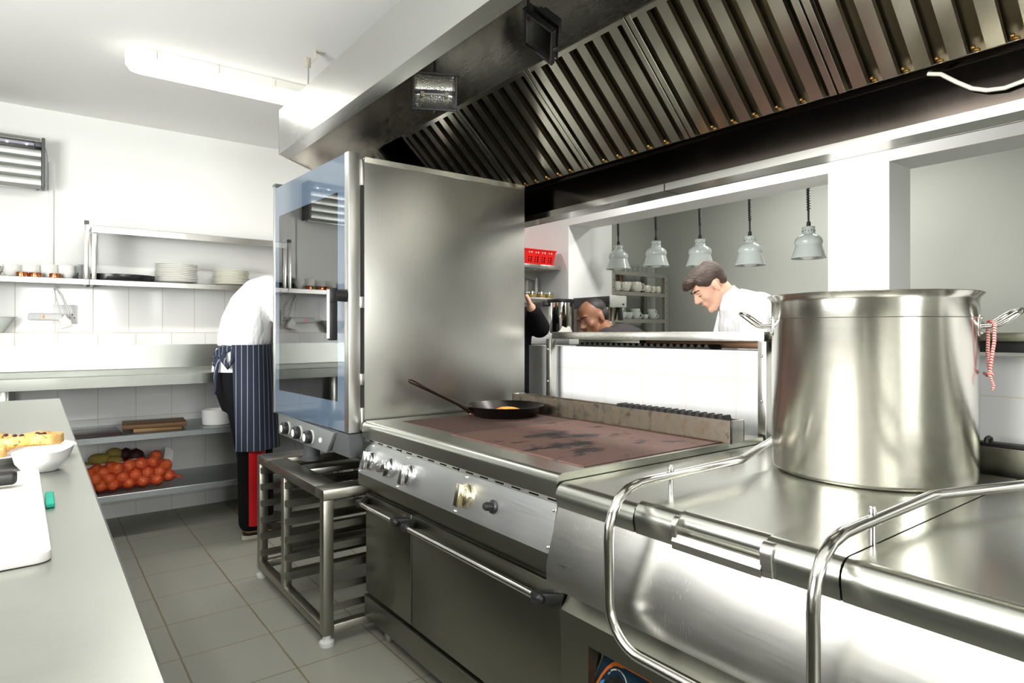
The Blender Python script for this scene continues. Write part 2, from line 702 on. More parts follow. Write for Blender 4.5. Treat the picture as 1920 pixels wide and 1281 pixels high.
# left wall with a window opening
m = MB()
WY0, WY1, WZ0, WZ1 = 0.20, 2.90, 0.90, 2.40
m.box(XL - 0.15, XL, YF, WY0, 0, ZC)
m.box(XL - 0.15, XL, WY1, YB, 0, ZC)
m.box(XL - 0.15, XL, WY0, WY1, 0, WZ0)
m.box(XL - 0.15, XL, WY0, WY1, WZ1, ZC)
struct('wall_left', m, M_dim)
# wall behind the camera; its window opening is added to let fill in
m = MB()
VX0, VX1, VZ0, VZ1 = -0.2, 1.1, 0.9, 2.3
m.box(XL - 0.15, VX0, YF - 0.15, YF, 0, ZC)
m.box(VX1, XR + 0.15, YF - 0.15, YF, 0, ZC)
m.box(VX0, VX1, YF - 0.15, YF, 0, VZ0)
m.box(VX0, VX1, YF - 0.15, YF, VZ1, ZC)
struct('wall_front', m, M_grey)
M_frame = plain('white_window_frame', (0.8, 0.8, 0.78), 0.4)


def window(name, fixed, axis, a0, a1, z0, z1):
    f = MB()
    w = 0.05

    def bx(p0, p1, q0, q1):
        if axis == 'x':
            f.box(fixed - 0.03, fixed + 0.03, p0, p1, q0, q1, 0.004)
        else:
            f.box(p0, p1, fixed - 0.03, fixed + 0.03, q0, q1, 0.004)
    bx(a0, a1, z0, z0 + w)
    bx(a0, a1, z1 - w, z1)
    for a in (a0, (a0 + a1) / 2 - w / 2, a1 - w):
        bx(a, a + w, z0, z1)
    o = f.build(name, M_frame)
    o['kind'] = 'structure'
    return o


window('window_1', XL - 0.08, 'x', WY0, WY1, WZ0, WZ1)
window('added_window', YF - 0.08, 'y', VX0, VX1, VZ0, VZ1)  # unseen window added as a source of fill light
m = MB()
m.box(XR, XR + 0.15, YF, YB, 0, ZC)
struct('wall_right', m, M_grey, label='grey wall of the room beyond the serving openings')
m = MB()
m.box(3.33, XR, 4.2, 4.32, 0, ZC)
struct('wall_annex', m, M_grey)
# wall with the two serving openings and the pillar between them
m = MB()
XP0, XP1 = 3.1, 3.33
OP = 2.082
m.box(XP0, XP1, YF, YB, OP, ZC)
m.box(XP0, XP1, 3.41, YB, 0, OP)
m.box(XP1 - 0.001, 3.55, 3.41, 3.62, 0, ZC)
m.box(XP0, XP1, 1.247, 1.524, 0, OP)
m.box(XP0, XP1, YF, -0.9, 0, OP)
m.box(XP0, XP1, -0.9, 1.247, 0, 0.95)
m.box(XP0, XP1, 2.70, 3.41, 0, 1.14)
struct('wall_pass', m, M_wall, label='white wall with two serving openings and a square pillar')
# low tiled wall behind the cooking line
m = MB()
XT = 2.2
m.box(XT, 2.34, -1.6, 2.745, 0, 1.2305)
struct('wall_partition', m, M_tile_low, label='low white tiled wall behind the cooking line')

# ================================================================ cooking range with griddle
M_plateA = griddle_mat('griddle_plate_dark', (0.085, 0.05, 0.042), (0.13, 0.075, 0.062), 0.35)
M_plateB = griddle_mat('griddle_plate_brown', (0.150, 0.078, 0.062), (0.195, 0.112, 0.092), 0.96)
M_stain = stained_steel('stained_splash_steel')
RY0, RY1 = 1.266, 2.52
rng = thing('cooking_range', 'stainless steel cooking range with brown griddle plates and two oven doors', 'cooker', (1.6, 1.89, 0))
m = MB()
prof = [(1.88, 0.10), (1.88, 0.90), (1.95, 0.90), (2.10, 0.90), (2.10, 0.10)]
# front outline: control slope, lip, recess above the doors
m.prism([(2.10, 0.10), (1.150, 0.10), (1.150, 0.628), (1.126, 0.640), (1.0915, 0.660), (1.0915, 0.705), (1.124, 0.852), (1.124, 0.900), (2.10, 0.900)], 'y', RY0, RY1)
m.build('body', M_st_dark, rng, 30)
m = MB()
outl = [(2.10, 0.900), (1.13, 0.900), (1.124, 0.860), (1.1095, 0.856), (1.1085, 0.895)] + [(x, z) for x, z in arc((1.132, 0.899), 0.0236, 180, 90, 7, '2')] + [(2.10, 0.9228)]
m.prism(outl, 'y', RY0, RY1)
m.build('top', M_st_cook, rng, 30)
m = MB()
m.box(1.225, 1.878, 1.284, 1.985, 0.915, 0.9262, 0.001, 1)
m.build('griddle_plate', M_plateB, rng)
m = MB()
m.box(1.245, 1.878, 1.990, 2.415, 0.915, 0.9245, 0.001, 1)
m.build('griddle_plate', M_plateA, rng)['label'] = 'darker griddle plate under the frying pan'
# flue upstand along the back, open on top
m = MB()
m.box(1.880, 1.886, 1.25, 2.48, 0.9228, 1.000, 0.001, 1)
m.box(1.950, 1.956, 1.25, 2.48, 0.9228, 0.998, 0.001, 1)
m.build('splashback', M_stain, rng)
m = MB()
m.box(1.880, 1.956, 1.250, 1.256, 0.9228, 1.000, 0.001, 1)
m.box(1.880, 1.956, 2.474, 2.480, 0.9228, 1.000, 0.001, 1)
m.box(1.886, 1.95, 1.256, 2.474, 0.93, 0.955)
m.build('splashback_end', M_st_v, rng)
m = MB()
m.box(1.888, 1.948, 1.285, 1.80, 0.985, 0.994, 0.002, 1)
for i in range(16):
    y = 1.302 + i * 0.032
    m.prism([(y - 0.012, 0.992), (y + 0.013, 0.992), (y + 0.006, 1.012), (y - 0.004, 1.012)], 'x', 1.892, 1.945)
m.build('flue_grate', M_iron, rng)
# control plate on the slope, corner rounded at the far end
SL = math.atan2(0.147, 0.0325)
Ms = Matrix.Translation((1.0915 + (0.0325 / 0.147) * 0.0, 0, 0.705))
ax_u = Vector((0.0325, 0, 0.147)).normalized()
ax_y = Vector((0, -1, 0))
ax_n = Vector((-0.147, 0, 0.0325)).normalized()
MS = Matrix((( ax_y.x, ax_u.x, ax_n.x, 1.0915), (ax_y.y, ax_u.y, ax_n.y, RY1), (ax_y.z, ax_u.z, ax_n.z, 0.705), (0, 0, 0, 1)))
# slope coordinates: s to the near end, t up the slope, n outward
m = MB()
pl = [(0.002, 0.004), (1.238, 0.004), (1.246, 0.010), (1.246, 0.132), (1.240, 0.1365), (0.10, 0.1365)] + [(0.10 + 0.098 * math.cos(R(a)), 0.038 + 0.0985 * math.sin(R(a))) for a in range(100, 181, 10)]
m.prism(pl, 'z', 0.0003, 0.0022, 0, 1, MS)
cp = m.build('control_plate', M_alu, rng)
m = MB()
for (s_, t_) in ((0.012, 0.012), (0.40, 0.128), (0.36, 0.012), (0.80, 0.128), (0.77, 0.012), (1.236, 0.118), (1.236, 0.020), (0.095, 0.128)):
    m.ball(MS @ Vector((s_, t_, 0.0022)), 0.0055, None, 10, 6)
build_each(m, 'screw', M_chrome, cp)
m = MB()
for i in range(15):
    s_ = 0.045 + i * 0.0825
    if i in (4, 9):
        s0 = s_ - 0.030
        m.cyl(MS @ Vector((s0 - 0.012, 0.1435, -0.001)), MS @ Vector((s0 - 0.012, 0.1435, 0.0008)), 0.005, None, 12)
    m.box(s_, s_ + 0.046, 0.1400, 0.1465, -0.002, 0.0007, 0.0015, 1, MS)
build_each(m, 'vent_slot', M_void, rng)
m = MB()
m.box(0.002, 1.250, 0.1372, 0.1500, -0.002, 0.0003, 0, 1, MS)
m.build('vent_strip', M_st_h, rng)


def range_knob(s_, t_, turn, mat):
    q = MB()
    T = MS @ Matrix.Translation((s_, t_, 0.0022)) @ Matrix.Rotation(R(turn), 4, 'Z') @ Matrix.Diagonal((1.27, 1.27, 0.84, 1))
    q.lathe([(0, 0), (0.030, 0), (0.031, 0.004), (0.029, 0.010), (0.029, 0.022), (0.026, 0.025), (0, 0.025)], (0, 0, 0), 36, T)
    q.prism([(-0.013, 0.022), (-0.0115, 0.041), (-0.008, 0.045), (0.008, 0.045), (0.0115, 0.041), (0.013, 0.022)], 'y', -0.0285, 0.0285, 0.002, 2, T)
    k = q.build('knob', mat, rng, 35)
    return k


M_knob = plain('chrome_knob', (0.72, 0.72, 0.72), 0.13, 1.0)
M_knob_y = plain('yellowed_knob', (0.70, 0.62, 0.42), 0.2, 1.0)
range_knob(0.098, 0.068, 0, M_knob)
range_knob(0.265, 0.068, -72, M_knob)
range_knob(0.428, 0.068, 0, M_knob)
range_knob(0.817, 0.072, 0, M_knob_y)['label'] = 'yellowed metal knob'
m = MB()
T = MS @ Matrix.Translation((0.971, 0.070, 0.002))
m.lathe([(0, 0), (0.020, 0), (0.021, 0.006), (0.017, 0.009), (0.013, 0.010), (0.013, 0.030), (0.010, 0.036), (0, 0.038)], (0, 0, 0), 28, T)
m.build('igniter_button', M_black, rng)
m = MB()
T = MS @ Matrix.Translation((0.012, 0.070, 0.002))
m.lathe([(0, 0), (0.014, 0), (0.014, 0.012), (0.009, 0.014), (0.009, 0.030), (0, 0.032)], (0, 0, 0), 20, T)
m.build('igniter_button', M_black, rng)
# doors
DX = 1.124


def range_door(y0, y1, label=None):
    q = MB()
    q.box(DX, DX + 0.024, y0, y1, 0.200, 0.617, 0.003)
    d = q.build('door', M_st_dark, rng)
    z = 0.588
    q = MB()
    q.cyl((1.078, y0 + 0.055, z), (1.078, y1 - 0.055, z), 0.0105, None, 20)
    q.build('handle_bar', M_pol, d)
    for y, sg in ((y0 + 0.052, -1), (y1 - 0.052, 1)):
        q = MB()
        q.capsule((1.078, y - 0.004, z), (1.078, y + 0.020 * sg, z), 0.0155, 0.0155, 16)
        q.prism([(1.064, y - 0.005 * sg), (1.090, y - 0.012 * sg), (DX + 0.001, y + 0.022 * sg), (DX + 0.001, y + 0.060 * sg), (1.082, y + 0.030 * sg), (1.066, y + 0.024 * sg)], 'z', z - 0.0145, z + 0.0145, 0.004)
        q.build('handle_bracket', M_black, d)
    return d


range_door(2.112, 2.516)
range_door(1.2665, 2.105)
m = MB()
m.box(1.119, 1.145, RY0, RY1, 0.092, 0.186, 0.002)
m.build('kick_plate', M_st_dark, rng)
for x in (1.20, 2.0):
    for y in (RY0 + 0.08, RY1 - 0.08):
        m = MB()
        m.cyl((x, y, 0), (x, y, 0.10), 0.022, None, 18)
        m.build('foot', M_st_v, rng)
# back shelf on two posts
m = MB()
m.box(2.115, 2.50, 1.272, 2.455, 1.268, 1.3035, 0.003)
m.build('back_shelf', M_st_h, rng)
m = MB()
m.box(2.29, 2.45, 1.30, 1.98, 1.236, 1.268, 0.002)
m.build('shelf_channel', plain('browned_channel', (0.10, 0.055, 0.03), 0.35, 0.8), rng)
m = MB()
m.box(2.29, 2.45, 2.02, 2.44, 1.240, 1.268, 0.002)
m.build('shelf_channel', M_st_dark, rng)
for y in (1.262, 2.462):
    q = MB()
    q.box(2.112, 2.152, y, y + 0.034, 0.90, 1.268, 0.002)
    pst = q.build('shelf_post', M_st_v, rng)
    q = MB()
    for z in (1.215, 1.05):
        q.ball((2.112, y + 0.017, z), 0.006, None, 10, 6)
    build_each(q, 'bolt', M_chrome, pst)

m = MB()
m.box(2.203, 2.285, 1.565, 2.365, 1.2305, 1.239, 0.002, 1)
for i in range(22):
    y = 1.585 + i * 0.036
    m.prism([(y - 0.013, 1.237), (y + 0.013, 1.237), (y + 0.006, 1.251), (y - 0.006, 1.251)], 'x', 2.206, 2.282)
tag(m.build('burner_grate', M_iron), 'black ribbed cast iron grate lying on the low tiled wall under the shelf', 'grate')

# ================================================================ frying pan and what is in it
PX, PY, PZ = 1.694, 2.290, 0.9247
pan = thing('frying_pan', 'black steel frying pan with long thin handle on the griddle', 'pan', (PX, PY, PZ))
M_pan = plain('black_pan_steel', (0.022, 0.020, 0.019), 0.28, 0.85, vary=0.3)
m = MB()
m.lathe([(0, 0.0), (0.128, 0.0), (0.136, 0.003), (0.176, 0.048), (0.1785, 0.050), (0.1765, 0.051), (0.134, 0.0062), (0.126, 0.003), (0, 0.003)], (PX, PY, PZ), 64)
m.build('pan_body', M_pan, pan)
m = MB()
hd = Vector((-0.89, 0.10, 0.44))
b0 = Vector((PX - 0.170, PY + 0.03, PZ + 0.034))
pts = [b0 + Vector((0.012, 0, -0.012)), b0 + Vector((-0.012, 0.002, 0.004)), b0 + Vector((-0.05, 0.008, 0.028))]
pts += [pts[-1] + hd * t for t in (0.05, 0.12, 0.19, 0.25, 0.262)]
m.tube(pts, [0.011, 0.011, 0.0085, 0.0075, 0.0075, 0.0085, 0.0095, 0.005], 12)
hnd = m.build('handle', plain('dark_bronze_handle', (0.05, 0.036, 0.026), 0.32, 0.9), pan)
m = MB()
for dy, dz in ((0.016, -0.004), (-0.008, -0.012), (0.004, 0.006)):
    m.ball((PX - 0.166, PY + 0.036 + dy, PZ + 0.030 + dz), 0.006, None, 12, 8)
build_each(m, 'rivet', M_copper, pan)


def food(name, c, sx, sy, sz, mat, seed, rot=0.0, rough=0.25, label='', cat='food', group=None):
    r = random.Random(seed)
    t = MB()

    def fn(u, v):
        a = 2 * PI * u
        k = math.sin(PI * v)
        w = 1 + rough * 0.5 * math.sin(3 * a + seed) * k + rough * 0.35 * math.sin(7 * a + 2 * seed + 4 * v)
        return Vector((sx * w * math.cos(a) * k, sy * w * math.sin(a) * k, sz * (-math.cos(PI * v)) + sz)) + Vector((0, 0, 0.12 * sz * math.sin(5 * a) * k))
    t.grid(fn, 28, 10)
    bmesh.ops.remove_doubles(t.bm, verts=t.bm.verts[:], dist=1e-5)
    t.bm.transform(Matrix.Translation(c) @ Matrix.Rotation(rot, 4, 'Z'))
    return tag(t.build(name, mat, None, 60), label, cat, group)


M_egg = plain('fried_food', (0.75, 0.33, 0.05), 0.45, vary=0.35)
food('fried_fillet', (PX + 0.0, PY - 0.02, PZ + 0.0035), 0.060, 0.036, 0.0195, M_egg, 3, -0.65, 0.3, 'small golden piece of food frying in the black pan')

# ================================================================ tilting kettle unit at the near end of the line
ku = thing('cooking_kettle_unit', 'stainless steel cooking unit with hinged lids and curved guard rails', 'cooker', (1.6, 0.5, 0))
KY1, KY0 = 1.260, -0.55
m = MB()
m.prism([(2.10, 0.60), (1.16, 0.60), (1.16, 0.632), (1.1205, 0.632), (1.0685, 0.640), (1.0665, 0.692), (1.1095, 0.838), (1.13, 0.842), (1.13, 0.885), (2.10, 0.885)], 'y', KY0, KY1)
m.build('body', M_st_scr, ku, 25)


def rolled(y0, y1, zt, name, mat, xf=1.0985, bev=0.006, cut=None):
    """top plate whose front edge rolls over and drops to the slanted face"""
    r_ = 0.034
    q = MB()
    poly = [(2.085, zt - 0.012), (1.15, zt - 0.012), (1.116, 0.845), (1.1105, 0.8375), (xf + 0.0065, 0.8375), (xf, zt - r_ - 0.006)]
    poly += [(x, z) for x, z in arc((xf + r_, zt - r_), r_, 178, 90, 9, '2')] + [(2.085, zt)]
    q.prism(poly, 'y', y0, y1)
    return q.build(name, mat, ku, 28)


rolled(0.990, KY1, 0.9005, 'side_top', M_st_cook, 1.0995)
lid = rolled(0.870, 0.984, 0.910, 'lid', M_st_cook)
lid_b = MB()
for (a, b) in ((0.522, 0.664),):
    pass
# the lid continues behind the hand hold and on to the next seam
q = MB()
r_, zt, xf = 0.034, 0.910, 1.0985
poly = [(2.085, zt - 0.012), (1.15, zt - 0.012), (1.116, 0.845), (1.1105, 0.8375), (xf + 0.0065, 0.8375), (xf, zt - r_ - 0.006)] + list(arc((xf + r_, zt - r_), r_, 178, 90, 9, '2')) + [(2.085, zt)]
q.prism(poly, 'y', 0.522, 0.664)
poly2 = [(2.085, zt - 0.012), (1.15, zt - 0.012), (1.150, zt - 0.048)] + list(arc((1.139, zt - 0.026), 0.026, 262, 90, 10, '2')) + [(2.085, zt)]
q.prism(poly2, 'y', 0.664, 0.870)
q.build('lid_front', M_st_cook, lid, 28)
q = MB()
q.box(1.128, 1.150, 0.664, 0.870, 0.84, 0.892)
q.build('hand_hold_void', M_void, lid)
q = MB()
# hand hold: cheeks at both ends and a lower lip
q.sheet([(1.0955, 0.836), (1.0925, 0.852), (1.100, 0.864), (1.130, 0.858)], 'y', 0.664, 0.872, 0.0025)
for y, rr in ((0.872, 0.010), (0.664, 0.022)):
    ch = [(1.097, 0.838), (1.0935, 0.866)] + list(arc((1.112, 0.884), 0.020, 190, 80, 6, '2')) + [(1.135, 0.905), (1.135, 0.840)]
    q.prism(ch, 'y', y - rr, y + 0.004, 0.002, 1)
q.build('hand_hold', M_st_h, lid, 30)
rolled(KY0, 0.518, 0.910, 'lid', M_st_cook)
# seams
q = MB()
q.box(1.106, 2.08, 0.518, 0.522, 0.86, 0.9)
q.box(1.106, 2.08, 0.984, 0.990, 0.86, 0.893)
q.build('lid_seam', M_void, ku)


def rail_side(y, side):
    """from the front bend back over the top to the splash"""
    pts = [(1.0175, y, 0.74), (1.0175, y, 0.79), (1.0165, y, 0.835), (1.019, y, 0.868), (1.029, y, 0.898), (1.048, y, 0.924), (1.078, y, 0.943), (1.116, y, 0.9515), (1.16, y, 0.953)]
    pts += [(1.30, y, 0.954), (1.50, y, 0.955), (1.523, y, 0.955), (1.537, y + 0.004 * side, 0.955), (1.555, y + 0.010 * side, 0.955), (1.90, y + 0.125 * side, 0.955), (2.05, y + 0.175 * side, 0.955), (2.065, y + 0.180 * side, 0.948), (2.07, y + 0.182 * side, 0.905)]
    return pts


ya, yb, rr_ = 0.986, 0.524, 0.092
loop = list(reversed(rail_side(ya, 1)))
loop += [(1.0175, ya - rr_ + rr_ * math.cos(R(a)), 0.704 + rr_ * math.sin(R(a))) for a in range(0, -91, -10)]
loop += [(1.0175, yb + rr_ - rr_ * math.sin(R(a)), 0.704 - rr_ * math.cos(R(a))) for a in range(0, 91, 10)]
loop += rail_side(yb, -1)
q = MB()
q.tube(loop, 0.0112, 18)
gr_ = q.build('guard_rail', M_pol, ku, 60)
for y in (ya, yb):
    q = MB()
    q.cyl((1.232, y, 0.90), (1.232, y, 0.945), 0.0065, None, 14)
    q.build('stand_off_pin', M_pol, gr_)
    q = MB()
    q.lathe([(0.0, 0.0), (0.0075, 0.0), (0.0075, 0.008), (0.005, 0.014), (0.0, 0.0155)], (1.232, y, 0.9645), 14)
    q.build('pin_cap', M_pol, gr_)
# back ledge, splash and grate
q = MB()
q.box(2.126, 2.17, KY0, 0.86, 0.88, 0.982, 0.003)
q.box(2.126, 2.17, 0.86, KY1 - 0.002, 0.88, 0.915, 0.003)
q.build('splashback', M_st_dark, ku)
q = MB()
q.box(2.128, 2.17, KY0 + 0.1, 0.78, 0.982, 0.992, 0.002)
for i in range(9):
    y = 0.72 - i * 0.115
    q.tube([(2.130, y, 0.990), (2.133, y, 1.001), (2.15, y, 1.004), (2.166, y, 1.0), (2.169, y, 0.990)], 0.006, 8)
q.build('flue_grate', M_iron, ku)
q = MB()
q.box(2.124, 2.50, KY0, 1.260, 1.275, 1.300, 0.003)
q.build('back_shelf', M_st_dark, ku)
q = MB()
q.box(2.135, 2.42, KY0, 1.255, 1.245, 1.275, 0.002)
q.build('shelf_channel', M_rub, ku)
q = MB()
q.box(2.17, 2.196, 0.90, 0.93, 0.90, 1.25, 0.002)
q.build('shelf_post', M_st_v, ku)
# lower cabinet with a recessed control panel
CY0, CY1, CZ0, CZ1 = 0.62, 1.155, 0.25, 0.505
q = MB()
q.prism([(2.10, 0.10), (1.118, 0.10), (1.118, CZ0), (2.10, CZ0)], 'y', KY0, KY1)
q.prism([(2.10, CZ1), (1.118, CZ1), (1.118, 0.563), (1.145, 0.596), (1.16, 0.60), (2.10, 0.60)], 'y', KY0, KY1)
q.prism([(2.10, CZ0), (1.118, CZ0), (1.118, CZ1), (2.10, CZ1)], 'y', CY1, KY1)
q.prism([(2.10, CZ0), (1.118, CZ0), (1.118, CZ1), (2.10, CZ1)], 'y', KY0, CY0)
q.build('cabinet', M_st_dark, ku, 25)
for y in (KY0 + 0.1, 0.35, KY1 - 0.1):
    q = MB()
    q.cyl((1.2, y, 0), (1.2, y, 0.10), 0.022, None, 18)
    q.build('foot', M_st_v, ku)
q = MB()
q.cyl((2.0, KY0 + 0.1, 0), (2.0, KY0 + 0.1, 0.10), 0.022, None, 18)
q.cyl((2.0, KY1 - 0.1, 0), (2.0, KY1 - 0.1, 0.10), 0.022, None, 18)
q.build('foot', M_st_v, ku)
tt = Vector((0.04, 0, 0.17)).normalized()
tn = Vector((-0.17, 0, 0.04)).normalized()
MPn = Matrix(((0, tt.x, tn.x, 1.165), (-1, tt.y, tn.y, 1.12), (0, tt.z, tn.z, 0.50), (0, 0, 0, 1)))
q = MB()
q.box(-0.03, 0.48, -0.262, -0.004, -0.02, -0.001, 0, 2, MPn)
q.build('panel_backing', M_st_v, ku)
q = MB()
q.prism([(-0.0175, -0.020), (-0.013, -0.012), (0.44, -0.012), (0.44, -0.235), (-0.085, -0.235), (-0.040, -0.105)], 'z', -0.001, 0.001, 0, 1, MPn)
cpn = q.build('control_panel', plain('navy_panel', (0.012, 0.035, 0.062), 0.3), ku)
q = MB()
q.prism([(-0.0215, -0.022), (-0.016, -0.010), (-0.010, -0.010), (-0.0165, -0.022), (-0.040, -0.108), (-0.085, -0.235), (-0.092, -0.235), (-0.046, -0.108)], 'z', -0.001, 0.004, 0, 1, MPn)
q.build('panel_edge', M_pol, cpn)
q = MB()
ou = [(-0.0345, -0.104), (-0.020, -0.072), (-0.0055, -0.048), (0.010, -0.0315), (0.022, -0.0225), (0.030, -0.0205), (0.040, -0.0212), (0.055, -0.0220), (0.44, -0.0220)]
ii = [(0.44, -0.0252), (0.055, -0.0275), (0.040, -0.0318), (0.0285, -0.0323), (0.016, -0.0375), (-0.001, -0.0535), (-0.014, -0.074), (-0.027, -0.104)]
q.prism(ou + ii, 'z', 0.001, 0.0014, 0, 1, MPn)
q.build('orange_stripe', plain('orange_print', (0.75, 0.17, 0.015), 0.4), cpn)
M_cream = plain('cream_print', (0.72, 0.70, 0.58), 0.5)
dc = (0.034, -0.0735)


def arc_band(a0, a1, r0, r1):
    return [(dc[0] + r0 * math.cos(R(a0 + (a1 - a0) * i / 8)), dc[1] + r0 * math.sin(R(a0 + (a1 - a0) * i / 8))) for i in range(9)] + [(dc[0] + r1 * math.cos(R(a1 + (a0 - a1) * i / 8)), dc[1] + r1 * math.sin(R(a1 + (a0 - a1) * i / 8))) for i in range(9)]


q = MB()
q.prism(arc_band(136, 100, 0.031, 0.0345), 'z', 0.001, 0.0014, 0, 1, MPn)
q.prism(arc_band(62, 28, 0.0325, 0.0355), 'z', 0.001, 0.0014, 0, 1, MPn)
q.build('dial_marks', M_cream, cpn)


def panel_text(txt, cx, cy, size, ang):
    return add_text(txt, 'dial_lettering', M_cream, size, MPn @ Matrix.Translation((cx, cy, 0.0012)) @ Matrix.Rotation(R(ang), 4, 'Z'), cpn)


panel_text('ON', 0.0062, -0.0585, 0.0062, 52)
for i, chh in enumerate('IGNITION'):
    a = 94 - i * 4.1
    panel_text(chh, dc[0] + 0.0335 * math.cos(R(a)), dc[1] + 0.0335 * math.sin(R(a)), 0.0043, a - 90)
q = MB()
q.lathe([(0, 0), (0.0215, 0), (0.0215, 0.004), (0.019, 0.010), (0.019, 0.030), (0.016, 0.034), (0, 0.034)], (0, 0, 0), 32, MPn @ Matrix.Translation((dc[0] + 0.004, dc[1], 0.001)))
q.build('dial_knob', M_black, cpn)
q = MB()
q.lathe([(0, 0), (0.0105, 0), (0.0105, 0.006), (0.0085, 0.009), (0, 0.0105)], (0, 0, 0), 28, MPn @ Matrix.Translation((0.0115, -0.081, 0.018)))
q.build('blue_cap', plain('blue_cap', (0.03, 0.32, 0.72), 0.25), cpn)

# ================================================================ stock pot
SX, SY, SZ = 1.867, 0.805, 0.9105
pot = thing('stock_pot', 'large tall stainless steel stock pot standing on the cooking unit', 'pot', (SX, SY, SZ))
q = MB()
rp = 0.2515
q.lathe([(0, 0.0), (rp - 0.016, 0.0), (rp - 0.006, 0.004), (rp, 0.014), (rp, 0.428), (rp + 0.0012, 0.430), (rp + 0.0012, 0.474), (rp + 0.004, 0.483), (rp + 0.012, 0.490), (rp + 0.014, 0.4925), (rp + 0.012, 0.4945), (rp + 0.004, 0.4930), (rp - 0.004, 0.487), (rp - 0.004, 0.012), (rp - 0.014, 0.006), (0, 0.006)], (SX, SY, SZ), 128)
q.build('pot_body', M_pot, pot, 50)
q = MB()
q.lathe([(rp + 0.0008, 0.4275), (rp + 0.0016, 0.4285), (rp + 0.0008, 0.4295)], (SX, SY, SZ), 128)
q.build('rim_groove', M_st_dark, pot)


def pot_handle(ang):
    """ang: direction of the handle seen from above"""
    T = Matrix.Translation((SX, SY, SZ)) @ Matrix.Rotation(R(ang), 4, 'Z')
    w = 0.055
    zc = 0.408
    pts = []
    pts += [T @ Vector((rp - 0.002, -w, zc)), T @ Vector((rp + 0.022, -w, zc)), T @ Vector((rp + 0.034, -w, zc + 0.003)), T @ Vector((rp + 0.048, -w, zc + 0.012)), T @ Vector((rp + 0.068, -w * 0.98, zc + 0.028)), T @ Vector((rp + 0.078, -w * 0.85, zc + 0.035)), T @ Vector((rp + 0.083, -w * 0.6, zc + 0.0385))]
    pts += [T @ Vector((rp + 0.085, 0, zc + 0.0395))]
    pts += [T @ Vector((T.inverted() @ p).to_tuple()[:1] + (-(T.inverted() @ p).y, (T.inverted() @ p).z)) for p in reversed(pts[:-1])]
    q = MB()
    q.tube(pts, 0.0072, 16)
    h = q.build('handle', M_pol, pot, 60)
    q = MB()
    for s_ in (-1, 1):
        a = math.atan2(s_ * w, rp)
        rr = math.hypot(w, 0)
        d = Vector((math.cos(a), math.sin(a), 0))
        q.box(-0.003, 0.0025, -0.013, 0.013, -0.028, 0.028, 0.002, 2, T @ Matrix.Translation(d * rp + Vector((0, 0, zc))) @ Matrix.Rotation(a, 4, 'Z'))
        for dz in (-0.019, 0.019):
            q.ball(T @ (d * (rp + 0.003) + Vector((0, 0, zc + dz))), 0.005, None, 10, 8)
        q.cyl(T @ (d * (rp - 0.001) + Vector((0, 0, zc))), T @ (d * (rp + 0.010) + Vector((0, 0, zc))), 0.010, 0.008, 16)
    q.build('handle_bracket', M_pol, h)


pot_handle(115)
pot_handle(-65)
# red and white cord tied to the right hand handle
kt = NT('red_white_cord')
sp_ = kt.n('ShaderNodeSeparateXYZ')
kt.l(kt.pos(obj=True), sp_.inputs[0])
f_ = kt.math('FRACT', kt.math('MULTIPLY', kt.math('ADD', sp_.outputs[2], kt.math('MULTIPLY', sp_.outputs[0], 0.8)), 150))
kt.l(kt.mix(kt.math('LESS_THAN', f_, 0.5), (0.80, 0.70, 0.66, 1), (0.72, 0.07, 0.05, 1)), kt.b.inputs['Base Color'])
kt.b.inputs['Roughness'].default_value = 0.8
q = MB()
Tc = Matrix.Translation((SX, SY, SZ)) @ Matrix.Rotation(R(-65), 4, 'Z')


def cw(a, b, c):
    return Tc @ Vector((a, b, c))


zz = 0.408
q.tube([cw(rp + 0.012, -0.045, zz - 0.07), cw(rp + 0.013, -0.0445, zz - 0.03), cw(rp + 0.012, -0.045, zz + 0.0), cw(rp + 0.014, -0.049, zz + 0.011), cw(rp + 0.019, -0.056, zz + 0.011), cw(rp + 0.023, -0.064, zz + 0.001), cw(rp + 0.022, -0.066, zz - 0.04), cw(rp + 0.017, -0.062, zz - 0.085), cw(rp + 0.014, -0.056, zz - 0.122), cw(rp + 0.010, -0.05, zz - 0.127), cw(rp + 0.006, -0.04, zz - 0.122)], 0.0042, 10)
q.tube([cw(rp + 0.012, -0.045, zz - 0.07), cw(rp + 0.014, -0.05, zz - 0.10), cw(rp + 0.016, -0.057, zz - 0.122)], 0.0042, 10)
q.ball(cw(rp + 0.015, -0.056, zz - 0.123), (0.008, 0.008, 0.0065), None, 12, 8)
q.tube([cw(rp + 0.015, -0.057, zz - 0.125), cw(rp + 0.018, -0.062, zz - 0.14), cw(rp + 0.021, -0.068, zz - 0.152), cw(rp + 0.019, -0.067, zz - 0.160)], 0.003, 8)
q.ball(cw(rp + 0.019, -0.067, zz - 0.160), 0.0042, None, 8, 6)
tag(q.build('tied_cord', kt.m), 'red and white cord knotted around the stock pot handle', 'cord')

